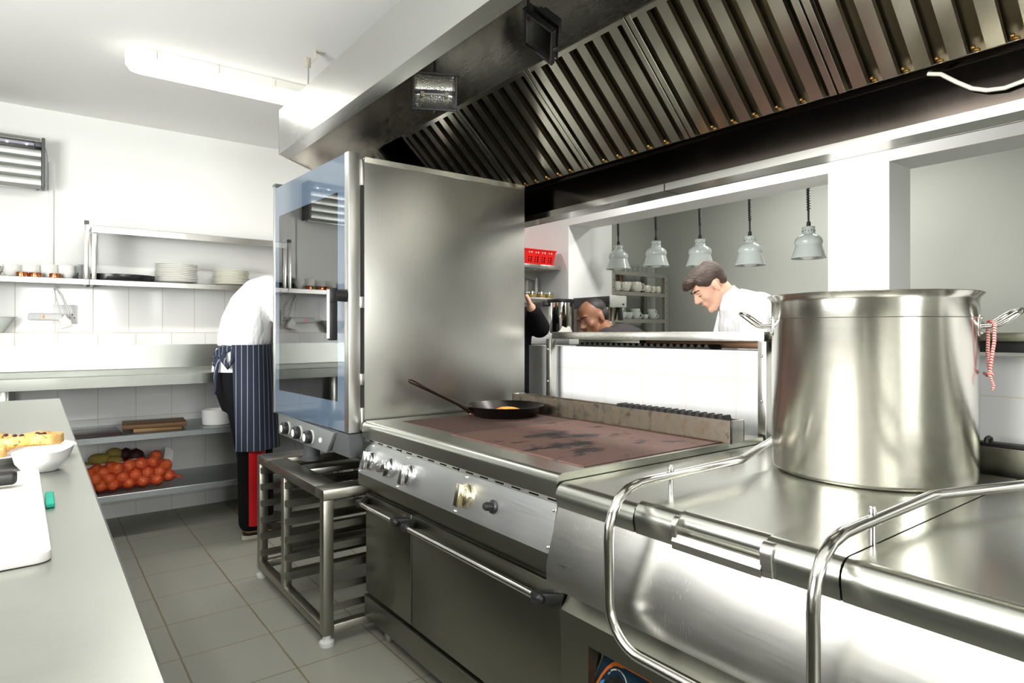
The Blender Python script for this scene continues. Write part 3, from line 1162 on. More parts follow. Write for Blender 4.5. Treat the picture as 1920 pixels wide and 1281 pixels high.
# ================================================================ combi oven on its stand
ov = thing('combi_oven', 'tall steel combi oven with blue glass door standing on an open rack', 'oven', (1.55, 3.0, 0.65))
OY0, OY1, OX0, OX1, OZ0, OZ1 = 2.532, 3.455, 1.125, 2.0, 0.868, 2.052
M_side = steel('oven_side_steel', (0.40, 0.395, 0.365), 0.36, (30, 30, 2.5), 0.12, 0.03, 0.4)
q = MB()
q.box(OX0, OX1, OY0, OY0 + 0.02, OZ0, OZ1, 0.003)
q.build('side_panel', M_side, ov)
q = MB()
q.box(OX0 + 0.002, OX1, OY0 - 0.0025, OY0 + 0.002, OZ1 - 0.022, OZ1 + 0.003, 0.001, 1)
q.build('panel_top_strip', M_pol, ov)
q = MB()
q.box(OX0, OX1, OY1 - 0.02, OY1, OZ0, OZ1, 0.003)
q.box(OX0, OX1, OY0 + 0.02, OY1 - 0.02, OZ1 - 0.03, OZ1)
q.box(OX1 - 0.02, OX1, OY0 + 0.02, OY1 - 0.02, OZ0, OZ1 - 0.03)
q.box(OX0, OX1 - 0.02, OY0 + 0.02, OY1 - 0.02, OZ0, OZ0 + 0.03)
q.build('cabinet', M_st_dark, ov)
q = MB()   # front ring around the cooking chamber
q.box(OX0 - 0.004, OX0 + 0.03, OY0 + 0.02, OY0 + 0.09, OZ0 + 0.03, OZ1 - 0.03)
q.box(OX0 - 0.004, OX0 + 0.03, OY1 - 0.10, OY1 - 0.02, OZ0 + 0.03, OZ1 - 0.03)
q.box(OX0 - 0.004, OX0 + 0.03, OY0 + 0.09, OY1 - 0.10, OZ1 - 0.12, OZ1 - 0.03)
q.box(OX0 - 0.004, OX0 + 0.03, OY0 + 0.09, OY1 - 0.10, OZ0 + 0.03, OZ0 + 0.08)
q.build('front_ring', M_rub, ov)
q = MB()   # chamber lining, open to the front
q.box(OX0 + 0.03, OX1 - 0.15, OY0 + 0.085, OY0 + 0.09, OZ0 + 0.08, OZ1 - 0.12)
q.box(OX0 + 0.03, OX1 - 0.15, OY1 - 0.10, OY1 - 0.095, OZ0 + 0.08, OZ1 - 0.12)
q.box(OX1 - 0.155, OX1 - 0.15, OY0 + 0.09, OY1 - 0.10, OZ0 + 0.08, OZ1 - 0.12)
q.box(OX0 + 0.03, OX1 - 0.15, OY0 + 0.09, OY1 - 0.10, OZ0 + 0.075, OZ0 + 0.08)
q.box(OX0 + 0.03, OX1 - 0.15, OY0 + 0.09, OY1 - 0.10, OZ1 - 0.12, OZ1 - 0.115)
q.build('chamber_lining', plain('enamel_lining', (0.50, 0.47, 0.40), 0.3, 0.7), ov)
q = MB()
for y in (OY0 + 0.11, OY1 - 0.12):
    for x in (1.22, 1.50, 1.78):
        q.cyl((x, y, OZ0 + 0.085), (x, y, OZ1 - 0.125), 0.006, None, 10)
    for i in range(10):
        z = OZ0 + 0.17 + i * 0.085
        q.cyl((1.18, y, z), (1.82, y, z), 0.004, None, 8)
q.build('tray_guides', M_chrome, ov)
# the door: hung a little skew of the body
TD = Matrix.Translation((1.054, 2.533, 0)) @ Matrix.Rotation(R(2.4), 4, 'Z')
DZ0, DZ1 = 0.874, 2.068
DW = 0.928
q = MB()
q.box(0.0, 0.054, 0.0, 0.042, DZ0, DZ1, 0.0025, 2, TD)
q.box(0.0, 0.054, DW - 0.022, DW, DZ0, DZ1 + 0.012, 0.0025, 2, TD)
q.box(0.012, 0.054, 0.042, DW - 0.022, DZ0, DZ0 + 0.02, 0.001, 1, TD)
q.box(0.012, 0.054, 0.042, DW - 0.022, DZ1 - 0.02, DZ1, 0.001, 1, TD)
dr = q.build('door', steel('door_frame_steel', (0.76, 0.755, 0.735), 0.32, (30, 30, 2), 0.1, 0.02, 0.2), ov)
WZ0_, WZ1_, WY0_, WY1_ = DZ0 + 0.125, DZ1 - 0.155, 0.115, DW - 0.085
q = MB()   # printed border of the outer pane
q.box(0.003, 0.009, 0.042, WY0_, DZ0 + 0.001, DZ1 - 0.001, 0, 1, TD)
q.box(0.003, 0.009, WY1_, DW - 0.022, DZ0 + 0.001, DZ1 - 0.001, 0, 1, TD)
q.box(0.003, 0.009, WY0_, WY1_, DZ0 + 0.001, WZ0_, 0, 1, TD)
q.box(0.003, 0.009, WY0_, WY1_, WZ1_, DZ1 - 0.001, 0, 1, TD)
kb = NT('blue_printed_glass')
kb.b.inputs['Base Color'].default_value = (0.085, 0.12, 0.17, 1)
kb.b.inputs['Roughness'].default_value = 0.04
kb.b.inputs['IOR'].default_value = 1.9
kb.b.inputs['Coat Weight'].default_value = 0.6
kb.b.inputs['Coat Roughness'].default_value = 0.02
q.build('glass_border', kb.m, dr, 0)
kg = NT('tinted_pane')
tr = kg.n('ShaderNodeBsdfTransparent')
tr.inputs['Color'].default_value = (0.66, 0.72, 0.72, 1)
gl = kg.n('ShaderNodeBsdfGlossy')
gl.inputs['Roughness'].default_value = 0.015
fr = kg.n('ShaderNodeFresnel')
fr.inputs['IOR'].default_value = 3.2
mx = kg.n('ShaderNodeMixShader')
kg.l(fr.outputs[0], mx.inputs[0])
kg.l(tr.outputs[0], mx.inputs[1])
kg.l(gl.outputs[0], mx.inputs[2])
kg.l(mx.outputs[0], kg.out.inputs[0])
q = MB()
q.box(0.003, 0.009, WY0_, WY1_, WZ0_, WZ1_, 0, 1, TD)
q.build('window_pane', kg.m, dr, 0)
q = MB()   # lever handle
q.cyl(TD @ Vector((0.004, 0.028, 1.458)), TD @ Vector((-0.052, 0.028, 1.458)), 0.027, 0.025, 28)
q.box(-0.078, -0.044, 0.008, 0.052, 1.424, 1.488, 0.005, 2, TD)
q.box(-0.078, -0.044, 0.010, 0.040, 1.268, 1.45, 0.004, 2, TD)
hh = q.build('lever_handle', M_black, dr)
q = MB()
q.box(-0.0805, -0.077, 0.013, 0.037, 1.276, 1.480, 0.001, 1, TD)
q.build('handle_strip', plain('pale_handle_strip', (0.72, 0.72, 0.68), 0.4), dr)
q = MB()
q.box(0.0, 0.05, DW - 0.035, DW + 0.012, DZ1 + 0.012, DZ1 + 0.026, 0.003, 2, TD)
q.build('hinge_cap', M_dgrey, dr)
q = MB()   # seal and latch between door and body
q.box(1.1085, 1.126, OY0 + 0.006, OY0 + 0.04, OZ0 + 0.01, OZ1 - 0.01)
q.build('door_seal', M_rub, ov)
q = MB()
for z0, z1 in ((1.93, 2.045), (0.88, 0.98)):
    q.box(1.108, 1.1255, OY0 - 0.002, OY0 + 0.022, z0, z1, 0.005, 2)
for z in (1.43, 1.10):
    q.box(1.106, 1.1255, OY0 - 0.001, OY0 + 0.018, z - 0.025, z + 0.025, 0.003)
build_each(q, 'latch_plate', M_st_v, ov)
# control strip and base
q = MB()
q.prism([(1.058, 0.868), (1.066, 0.766), (2.0, 0.766), (2.0, 0.868)], 'y', OY0 + 0.012, OY1)
q.build('base', M_dgrey, ov)
q = MB()
q.prism([(3.462, 0.872), (2.672, 0.860), (2.765, 0.757), (3.462, 0.757)], 'x', 1.044, 1.062, 0.003)
cs = q.build('control_panel', plain('grey_control_panel', (0.19, 0.20, 0.20), 0.42), ov)
for y in (3.300, 3.118, 2.955):
    q = MB()
    q.lathe([(0, 0), (0.033, 0), (0.033, 0.004), (0.0, 0.004)], (0, 0, 0), 36, Matrix.Translation((1.0435, y - 0.012, 0.808)) @ Matrix.Rotation(R(-90), 4, 'Y'))
    q.build('dial_ring', plain('dial_print', (0.55, 0.56, 0.52), 0.5), cs)
    q = MB()
    q.lathe([(0, 0), (0.029, 0), (0.031, 0.003), (0.031, 0.024), (0.027, 0.030), (0.018, 0.031), (0, 0.031)], (0, 0, 0), 36, Matrix.Translation((1.041, y, 0.806)) @ Matrix.Rotation(R(-90), 4, 'Y'))
    k = q.build('knob', M_black, cs)
    q = MB()
    q.lathe([(0, 0), (0.019, 0), (0.019, 0.002), (0.0, 0.002)], (0, 0, 0), 28, Matrix.Translation((1.0098, y, 0.806)) @ Matrix.Rotation(R(-90), 4, 'Y'))
    q.build('knob_cap', M_white, cs)
q = MB()
q.lathe([(0, 0), (0.013, 0), (0.011, 0.006), (0.0, 0.008)], (0, 0, 0), 24, Matrix.Translation((1.0442, 2.832, 0.806)) @ Matrix.Rotation(R(-90), 4, 'Y'))
q.build('indicator_lamp', M_white, cs)
for (x, y) in ((1.13, 3.19), (1.42, 2.74), (1.90, 3.30), (1.90, 2.66)):
    q = MB()
    q.lathe([(0, 0), (0.052, 0), (0.052, 0.012), (0.042, 0.02), (0.038, 0.1165), (0, 0.1165)], (x, y, 0.6505), 28)
    q.build('foot', M_dgrey, ov)

# stand
rk = thing('oven_stand', 'open stainless steel oven stand with tray runners and pale round feet', 'oven stand', (1.42, 3.0, 0))
FX0, FX1, FY0, FY1 = 0.944, 1.90, 2.53, 3.50
q = MB()
q.box(FX0, FX1, FY0, FY0 + 0.10, 0.607, 0.65, 0.003)
q.box(FX0, FX1, FY1 - 0.19, FY1, 0.607, 0.65, 0.003)
q.box(FX0, FX0 + 0.10, FY0 + 0.10, FY1 - 0.19, 0.607, 0.65, 0.003)
q.box(FX1 - 0.10, FX1, FY0 + 0.10, FY1 - 0.19, 0.607, 0.65, 0.003)
q.box(FX0 + 0.10, FX1 - 0.10, 2.98, 3.10, 0.62, 0.648, 0.003)
q.build('top_frame', M_stand, rk)
lw = 0.045
for (x, y) in ((FX0, FY0), (FX0, FY1 - lw), (FX1 - lw, FY0), (FX1 - lw, FY1 - lw)):
    q = MB()
    q.box(x, x + lw, y, y + lw, 0.045, 0.607, 0.004)
    lg = q.build('leg', M_stand, rk)
    q = MB()
    q.lathe([(0, 0.0), (0.030, 0.0), (0.032, 0.006), (0.030, 0.018), (0.018, 0.026), (0.016, 0.046), (0, 0.046)], (x + lw / 2, y + lw / 2, 0), 24)
    q.build('rubber_foot', plain('pale_foot', (0.62, 0.63, 0.60), 0.5), lg)
for x in (FX0, FX1 - 0.04):
    q = MB()
    q.box(x, x + 0.04, 3.048, 3.090, 0.085, 0.607, 0.003)
    q.build('middle_post', M_stand, rk)
for x in (FX0, FX1 - 0.04):
    q = MB()
    q.box(x, x + 0.04, FY0 + lw, FY1 - lw, 0.048, 0.086, 0.003)
    q.build('bottom_rail', M_stand, rk)
for y in (FY0, FY1 - 0.04):
    q = MB()
    q.box(FX0 + lw, FX1 - lw, y, y + 0.04, 0.048, 0.086, 0.003)
    q.build('bottom_rail', M_stand, rk)
for i in range(6):
    z = 0.125 + i * 0.0865
    for (y, sg) in ((FY1 - 0.046, -1), (3.091, 1), (3.047, -1), (FY0 + 0.046, 1)):
        q = MB()
        q.sheet([(y + 0.030 * sg, z), (y, z), (y, z + 0.028)], 'x', FX0 + 0.004, FX1 - 0.004, 0.0025)
        q.build('tray_runner', M_stand, rk)

# ================================================================ extractor hood
hood = thing('extractor_hood', 'large stainless steel extractor hood with rows of baffle filters over the range', 'extractor hood', (1.6, 1.3, 1.88))
HY0, HY1 = -1.0, 3.476
HX0, HX1 = 1.05, 2.19


def hz(x):
    return 2.265 + (x - HX0) * (1.888 - 2.265) / (HX1 - HX0)


q = MB()
q.sheet([(1.105, 2.2455), (1.0505, 2.265), (1.05, 2.50), (1.08, 2.502)], 'y', HY0, HY1, -0.0025)
q.build('fascia', M_hood_out, hood, 25)
q = MB()
q.prism([(1.052, 2.2655), (1.105, 2.2465), (1.1065, 2.2585), (1.056, 2.276)], 'y', HY0, HY1)
q.build('drip_lip', M_st_h, hood, 25)
q = MB()
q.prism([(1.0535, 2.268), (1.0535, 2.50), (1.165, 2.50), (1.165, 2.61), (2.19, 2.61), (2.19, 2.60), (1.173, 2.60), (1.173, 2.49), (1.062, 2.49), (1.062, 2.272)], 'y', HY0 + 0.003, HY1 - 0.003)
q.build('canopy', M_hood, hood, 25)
for y in (HY0, HY1 - 0.004):
    q = MB()
    q.prism([(1.05, 2.265), (2.19, hz(2.19)), (2.19, 2.61), (1.165, 2.61), (1.165, 2.50), (1.05, 2.50)], 'y', y, y + 0.004)
    q.build('end_panel', M_hood, hood)
    q = MB()
    q.prism([(1.105, 2.2465), (2.19, hz(2.19) + 0.0), (2.19, hz(2.19) + 0.012), (1.107, 2.2585)], 'y', y - 0.012 if y > 0 else y, y + 0.004 if y > 0 else y + 0.05)
    q.build('drip_lip', M_hood, hood)
q = MB()
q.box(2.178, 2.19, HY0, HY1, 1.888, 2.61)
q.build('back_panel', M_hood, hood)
q = MB()
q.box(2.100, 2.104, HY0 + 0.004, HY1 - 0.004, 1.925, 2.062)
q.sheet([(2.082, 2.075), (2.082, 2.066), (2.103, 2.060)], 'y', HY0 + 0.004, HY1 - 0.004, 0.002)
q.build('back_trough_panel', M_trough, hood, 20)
q = MB()
q.sheet([(2.100, 1.924), (2.0845, 1.920), (2.084, 1.890), (2.190, 1.888)], 'y', HY0 + 0.004, 1.700, 0.002)
q.sheet([(2.100, 1.924), (2.0845, 1.920), (2.084, 1.890), (2.190, 1.888)], 'y', 1.705, HY1 - 0.004, 0.002)
q.build('gutter', M_pol, hood, 20)
q = MB()
q.box(1.7, 1.704, HY0 + 0.004, HY1 - 0.004, 2.447, 2.60)
q.build('inner_baffle', M_st_h, hood)
# filters, leaning from the back trough up to the inner plate
tv = Vector((-0.4, 0, 0.382)).normalized()
nv = Vector((-0.382, 0, -0.4)).normalized()
FL = 0.548
FWD = 0.580


def filt(y0):
    """filter coordinates: s along +y, t up the slope, n towards the cook"""
    T = Matrix(((0, tv.x, nv.x, 2.098), (1, tv.y, nv.y, y0), (0, tv.z, nv.z, 2.067), (0, 0, 0, 1)))
    w = FWD - 0.006
    q = MB()
    q.box(0, 0.022, 0, FL, -0.045, 0.004, 0.001, 1, T)
    q.box(w - 0.022, w, 0, FL, -0.045, 0.004, 0.001, 1, T)
    q.box(0.022, w - 0.022, 0, 0.020, -0.045, 0.002, 0.001, 1, T)
    q.box(0.022, w - 0.022, FL - 0.020, FL, -0.045, 0.002, 0.001, 1, T)
    fo = q.build('baffle_filter', M_filter, hood, 25)
    q = MB()
    n_ = 6
    pitch = (w - 0.044) / n_
    for i in range(n_):
        c = 0.022 + pitch * (i + 0.5)
        a, b = c - 0.0200, c + 0.0200
        q.sheet([(a + 0.010, -0.030), (a, -0.020), (a, 0.0), (b, 0.0), (b, -0.020), (b - 0.010, -0.030)], 'y', 0.012, FL - 0.012, 0.0014)
        q.bm.verts.ensure_lookup_table()
    vs = q.bm.verts[:]
    for v in vs:      # sheet() gives (x, c, z) with axis y: already s, t, n
        v.co = T @ v.co
    q.build('baffles', M_filter, fo, 25)
    q = MB()
    for i in range(n_ + 1):
        c = 0.022 + pitch * i
        a, b = max(0.022, c - 0.028), min(w - 0.022, c + 0.028)
        q.sheet([(a, -0.020), (a, -0.038), (b, -0.038), (b, -0.020)], 'y', 0.012, FL - 0.012, 0.0014)
    for v in q.bm.verts:
        v.co = T @ v.co
    q.build('rear_baffles', plain('gap_shade_filter', (0.075, 0.062, 0.04), 0.3, 0.9), fo, 25)  # dark colour stands in for the shade between the front baffles
    q = MB()
    for i in range(n_ + 1):
        c = 0.022 + pitch * i
        if 0.03 < c < w - 0.03:
            q.ball(T @ Vector((c, 0.022, -0.004)), (0.010, 0.009, 0.006), None, 10, 6)
            q.ball(T @ Vector((c + 0.006, 0.034, -0.003)), (0.006, 0.006, 0.006), None, 8, 6)
    for i in range(n_):
        q.ball(T @ Vector((0.022 + pitch * (i + 0.5), 0.010, 0.003)), 0.0042, None, 8, 6)
    q.build('grease_drips', M_brass, fo)['kind'] = 'stuff'


for i in range(7):
    filt(-0.745 + i * FWD)
# white cable looping along the back trough, hanger rod to the ceiling
q = MB()
q.tube([(2.090, 0.735, 2.060), (2.084, 0.70, 2.046), (2.084, 0.66, 2.010), (2.084, 0.625, 1.982), (2.084, 0.59, 1.966), (2.084, 0.55, 1.960), (2.084, 0.51, 1.966), (2.084, 0.47, 1.985), (2.084, 0.43, 2.015), (2.088, 0.39, 2.055)], 0.006, 12)
q.build('cable', plain('cream_cable', (0.72, 0.68, 0.58), 0.5), hood, 60)
q = MB()
q.cyl((1.165, 3.345, 2.60), (1.165, 3.345, 2.735), 0.005, None, 12)
q.build('hanger_rod', M_st_v, hood)
q = MB()
q.box(1.150, 1.180, 3.342, 3.348, 2.72, 2.775, 0.002)
q.sheet([(1.180, 2.745), (1.205, 2.775), (1.205, 2.82)], 'y', 3.335, 3.355, 0.003)
q.box(1.20, 1.25, 3.33, 3.36, 2.816, 2.82)
q.cyl((1.165, 3.336, 2.755), (1.165, 3.354, 2.755), 0.006, None, 10)
q.build('hanger_bracket', plain('pale_bracket', (0.55, 0.50, 0.40), 0.5, 0.4), hood)

M_refl = NT('dimpled_reflector')
vo = M_refl.n('ShaderNodeTexVoronoi')
vo.inputs['Scale'].default_value = 190
M_refl.l(M_refl.pos(obj=True), vo.inputs['Vector'])
M_refl.bump(vo.outputs['Distance'], 0.5, 0.002)
M_refl.b.inputs['Metallic'].default_value = 1
M_refl.b.inputs['Roughness'].default_value = 0.14
M_refl.b.inputs['Base Color'].default_value = (0.75, 0.74, 0.70, 1)


def floodlight(loc, normal, label, rod_top, w=0.205, h=0.165, roll=0.0):
    n = Vector(normal).normalized()
    x = Vector((0, 0, 1)).cross(n).normalized()
    yv = n.cross(x)
    T = Matrix(((x.x, yv.x, n.x, loc[0]), (x.y, yv.y, n.y, loc[1]), (x.z, yv.z, n.z, loc[2]), (0, 0, 0, 1))) @ Matrix.Rotation(R(roll), 4, 'Z')
    f = thing('floodlight', label, 'floodlight', loc, 'unlit floodlights in the hood')
    b = 0.012
    q = MB()
    for (x0, x1, y0, y1) in ((-w / 2, w / 2, h / 2 - b, h / 2), (-w / 2, w / 2, -h / 2, -h / 2 + b), (-w / 2, -w / 2 + b, -h / 2 + b, h / 2 - b), (w / 2 - b, w / 2, -h / 2 + b, h / 2 - b)):
        q.box(x0, x1, y0, y1, -0.012, 0.008, 0.002, 1, T)
    q.build('bezel', M_black, f)
    q = MB()
    for k in range(4):
        z0, z1 = -0.012 - 0.018 * k, -0.03 - 0.018 * k
        s_ = 1 - 0.13 * k
        q.box(-w / 2 * s_ + 0.004, w / 2 * s_ - 0.004, -h / 2 * s_ + 0.004, h / 2 * s_ - 0.004, z1 + 0.0005 if k == 0 else z1, z0 - (0.020 if k == 0 else 0), 0.004, 1, T)
    q.build('housing', M_black, f)
    q = MB()

    def dish(u, v):
        a, c = (u - 0.5) * (w - 2 * b), (v - 0.5) * (h - 2 * b)
        d = -0.024 * (1 - (2 * v - 1) ** 2) - 0.006
        if u < 0.001 or u > 0.999:
            d = -0.004
        return T @ Vector((a, c, d))
    q.grid(dish, 20, 14)
    q.build('reflector', M_refl.m, f, 50)
    q = MB()
    q.cyl(T @ Vector((-0.05, -0.01, -0.016)), T @ Vector((0.05, -0.01, -0.016)), 0.005, None, 12)
    q.build('lamp_tube', plain('halogen_tube', (0.8, 0.8, 0.78), 0.1), f)
    q = MB()
    for s_ in (-1, 1):
        q.box(0.056 * s_ - 0.008, 0.056 * s_ + 0.008, -0.020, 0.0, -0.022, -0.008, 0.001, 1, T)
    q.build('lamp_holder', plain('ceramic_holder', (0.6, 0.5, 0.3), 0.5), f)
    q = MB()
    q.box(-w / 2 + b, w / 2 - b, -h / 2 + b, h / 2 - b, 0.001, 0.004, 0, 1, T)
    kk = MATS.get('thin_glass')
    if kk is None:
        g = NT('thin_glass')
        t1 = g.n('ShaderNodeBsdfTransparent')
        t2 = g.n('ShaderNodeBsdfGlossy')
        t2.inputs['Roughness'].default_value = 0.02
        f1 = g.n('ShaderNodeFresnel')
        f1.inputs['IOR'].default_value = 1.4
        ms = g.n('ShaderNodeMixShader')
        g.l(f1.outputs[0], ms.inputs[0])
        g.l(t1.outputs[0], ms.inputs[1])
        g.l(t2.outputs[0], ms.inputs[2])
        g.l(ms.outputs[0], g.out.inputs[0])
        MATS['thin_glass'] = g.m
    q.build('front_glass', MATS['thin_glass'], f, 0)
    q = MB()
    bk = T @ Vector((0, h / 2 + 0.004, -0.03))
    q.tube([bk, bk + Vector((0, 0, 0.02)), Vector((bk.x, bk.y, rod_top))], 0.006, 10)
    q.ball(T @ Vector((0.0, -h / 2 - 0.004, -0.004)), 0.010, None, 12, 8)
    q.build('hanging_rod', M_black, f)
    return f


floodlight((1.45, 2.496, 2.398), (-0.42, -0.80, -0.25), 'black floodlight with dimpled reflector hanging in the hood above the oven', 2.598)
floodlight((1.50, 1.815, 2.405), (-0.62, 0.30, -0.72), 'black floodlight tilted downwards in the hood above the griddle', 2.598, 0.19, 0.15, 18)

# ================================================================ fluorescent ceiling fittings
M_glow = plain('lit_diffuser', (0.9, 0.9, 0.88), 0.3, emit=(1.0, 0.985, 0.94), es=5.0)
M_fit = plain('fitting_plastic', (0.80, 0.79, 0.72), 0.4)


def pill(hw, hl, n=10):
    p = []
    for sx, a0 in ((1, -90), (-1, 90)):
        for i in range(n + 1):
            a = R(a0 + 180 * i / n)
            p.append((sx * (hl - hw) + hw * math.cos(a), hw * math.sin(a)))
    return p


def ceiling_light(loc, length, rotz, label, power):
    f = thing('ceiling_light', label, 'ceiling light', loc, 'fluorescent ceiling lights')
    T = Matrix.Translation(loc) @ Matrix.Rotation(rotz, 4, 'Z')
    q = MB()
    q.prism(pill(0.075, length / 2), 'z', -0.050, 0.0, 0.004, 2, T)
    q.build('housing', M_fit, f, 40)
    q = MB()
    lo = [q.bm.verts.new(T @ Vector((x * 0.985, y * 0.60, -0.108))) for x, y in pill(0.070, length / 2 - 0.012)]
    mid = [q.bm.verts.new(T @ Vector((x, y, -0.078))) for x, y in pill(0.074, length / 2 - 0.003)]
    hi = [q.bm.verts.new(T @ Vector((x, y, -0.0505))) for x, y in pill(0.073, length / 2 - 0.003)]
    for a, b in ((hi, mid), (mid, lo)):
        for i in range(len(a)):
            j = (i + 1) % len(a)
            q.bm.faces.new((a[i], a[j], b[j], b[i]))
    q.bm.faces.new(lo)
    q.bm.faces.new(hi[::-1])
    q.build('diffuser', M_glow, f, 60)
    for i in range(5):
        x = -length / 2 + 0.13 + i * (length - 0.26) / 4
        for sy in (-1, 1):
            q = MB()
            q.box(x - 0.012, x + 0.012, sy * 0.074 - 0.006, sy * 0.074 + 0.006, -0.064, -0.004, 0.002, 1, T)
            q.build('clip', M_fit, f)
    d = area_light('tube_light', T @ Vector((0, 0, -0.118)), (0, 0, rotz), length * 0.95, 0.11, power, (1.0, 0.985, 0.95))
    return f


ceiling_light((1.13, 3.925, ZC), 1.50, 0, 'lit fluorescent light on the ceiling in front of the tiled back wall', 22)
ceiling_light((-0.75, 1.0, ZC), 1.50, R(90), 'unseen fluorescent fill light added on the ceiling above the steel counter', 20)  # out-of-view fitting added to fill the kitchen with light
ceiling_light((-0.3, -1.2, ZC), 1.50, R(0), 'unseen fluorescent fill light added on the ceiling over the near end of the room', 20)  # also added out of view, as fill behind the camera
ceiling_light((4.2, 2.2, ZC), 1.20, R(90), 'unseen fluorescent fill light added on the ceiling of the room beyond the openings', 20)  # added fitting, brightens the far room
ceiling_light((2.72, 2.0, ZC), 1.20, R(90), 'unseen fluorescent fill light added on the ceiling of the serving aisle', 42)  # added fitting, brightens the pillar and soffit

# ================================================================ steel counter on the left with food on it
ct = thing('steel_counter', 'long stainless steel counter on the left carrying a plate of food and a white board', 'counter', (-0.33, 1.6, 0))
CX0, CX1, CYa, CYb, CZ = -0.78, 0.1065, -0.95, 4.13, 0.95
q = MB()
q.sheet([(CX0, 0.895), (CX0, CZ - 0.004), (CX0 + 0.004, CZ), (CX1 - 0.004, CZ), (CX1, CZ - 0.004), (CX1, 0.895), (CX1 - 0.02, 0.893)], 'y', CYa, CYb, -0.003)
q.box(CX0, CX1, CYb - 0.003, CYb, 0.895, CZ - 0.002)
q.box(CX0, CX1, CYa, CYa + 0.003, 0.895, CZ - 0.002)
q.build('worktop', M_top, ct, 30)
for x in (CX0 + 0.05, CX1 - 0.09):
    for y in (CYa + 0.06, 1.6, CYb - 0.10):
        q = MB()
        q.box(x, x + 0.04, y, y + 0.04, 0.02, 0.90, 0.003)
        q.cyl((x + 0.02, y + 0.02, 0), (x + 0.02, y + 0.02, 0.03), 0.018, None, 14)
        q.build('leg', M_st_v, ct)
q = MB()
q.box(CX0 + 0.04, CX1 - 0.05, CYa + 0.05, CYb - 0.05, 0.24, 0.27, 0.003)
q.build('undershelf', M_galv, ct)
q = MB()
q.box(CX1 - 0.055, CX1 - 0.035, CYa + 0.12, CYb - 0.12, 0.12, 0.892, 0.002)  # unseen dark panels added to block window light and darken low reflections
q.box(CX0 + 0.035, CX0 + 0.05, CYa + 0.12, CYb - 0.12, 0.12, 0.892, 0.002)
q.build('side_panel', M_st_dark, ct)

# cutting board, knife, pad
q = MB()
Tb = Matrix.Translation((0.0145, 1.545, 0.95)) @ Matrix.Rotation(R(1.0), 4, 'Z')
q.prism([(-0.50, -0.375)] + [(-0.022 + 0.022 * math.cos(R(a)), -0.335 + 0.022 * math.sin(R(a))) for a in range(-85, 1, 17)] + [(0.0, 0.385), (-0.50, 0.385)], 'z', 0.0005, 0.016, 0.003, 2, Tb)
tag(q.build('cutting_board', plain('white_board', (0.84, 0.83, 0.78), 0.45, vary=0.04)), 'white plastic cutting board on the left steel counter, knife across its far end', 'cutting board')
kn = thing('chef_knife', 'black handled knife lying across the white plastic cutting board', 'knife', (-0.1, 1.74, 0.972))
q = MB()
q.box(-0.165, -0.031, 1.722, 1.757, 0.9725, 1.003, 0.009, 3)
q.build('handle', plain('black_knife_handle', (0.022, 0.021, 0.021), 0.35), kn)
q = MB()
q.prism([(-0.165, 1.752), (-0.165, 1.722), (-0.175, 1.712), (-0.36, 1.715), (-0.45, 1.742), (-0.40, 1.754)], 'z', 0.985, 0.988)
q.build('blade', M_pol, kn)
q = MB()
q.box(0.0165, 0.0315, 1.555, 1.675, 0.9502, 0.960, 0.003, 2)
tag(q.build('scouring_pad', plain('green_pad', (0.02, 0.36, 0.24), 0.9, vary=0.3)), 'small green scouring pad beside the white cutting board', 'scouring pad')

# oval plate with crumbed slices, and the pouring bowl in front
q = MB()
q.lathe([(0, 0.0), (0.60, 0.0), (0.63, 0.006), (0.98, 0.024), (1.0, 0.027), (0.98, 0.029), (0.62, 0.012), (0, 0.009)], (0, 0, 0), 64)
for v in q.bm.verts:
    v.co = Vector((-0.118 + v.co.x * 0.215, 2.235 + v.co.y * 0.165, 0.9503 + v.co.z))
tag(q.build('oval_plate', M_cer), 'white oval plate of golden toasted slices on the left counter', 'plate')
M_toast = NT('toasted_crust')
n1 = M_toast.noise(M_toast.pos(obj=True), 30, 5, 0.7)
n2 = M_toast.noise(M_toast.pos(obj=True), 90, 2)
cc = M_toast.ramp(n1, [(0.30, (0.42, 0.14, 0.02)), (0.5, (0.78, 0.44, 0.12)), (0.72, (0.86, 0.63, 0.30))])
cc = M_toast.mix(M_toast.math('MULTIPLY', M_toast.math('GREATER_THAN', n2, 0.66), 0.75), cc, (0.07, 0.03, 0.012, 1))
M_toast.l(cc, M_toast.b.inputs['Base Color'])
M_toast.b.inputs['Roughness'].default_value = 0.6
M_toast.bump(n1, 0.6, 0.004)


def slice_(c, L, wd, th, rz, tilt, seed, label):
    r = random.Random(seed)
    T = Matrix.Translation(c) @ Matrix.Rotation(rz, 4, 'Z') @ Matrix.Rotation(tilt, 4, 'Y')
    out = []
    for i in range(26):
        a = 2 * PI * i / 26
        e = 0.75
        x = math.copysign(abs(math.cos(a)) ** e, math.cos(a)) * L / 2
        y = math.copysign(abs(math.sin(a)) ** e, math.sin(a)) * wd / 2
        k = 1 + r.uniform(-0.06, 0.06)
        out.append((x * k, y * k))
    q = MB()
    q.prism(out, 'z', 0, th, th * 0.28, 2)
    bmesh.ops.subdivide_edges(q.bm, edges=[e for e in q.bm.edges if e.calc_length() > 0.02], cuts=1)
    for v in q.bm.verts:
        v.co.z += 0.004 * math.sin(v.co.x * 40 + seed) + r.uniform(-0.0015, 0.0015)
        v.co = T @ v.co
    return tag(q.build('toasted_slice', M_toast.m, None, 60), label, 'food', 'toasted slices on the oval plate')


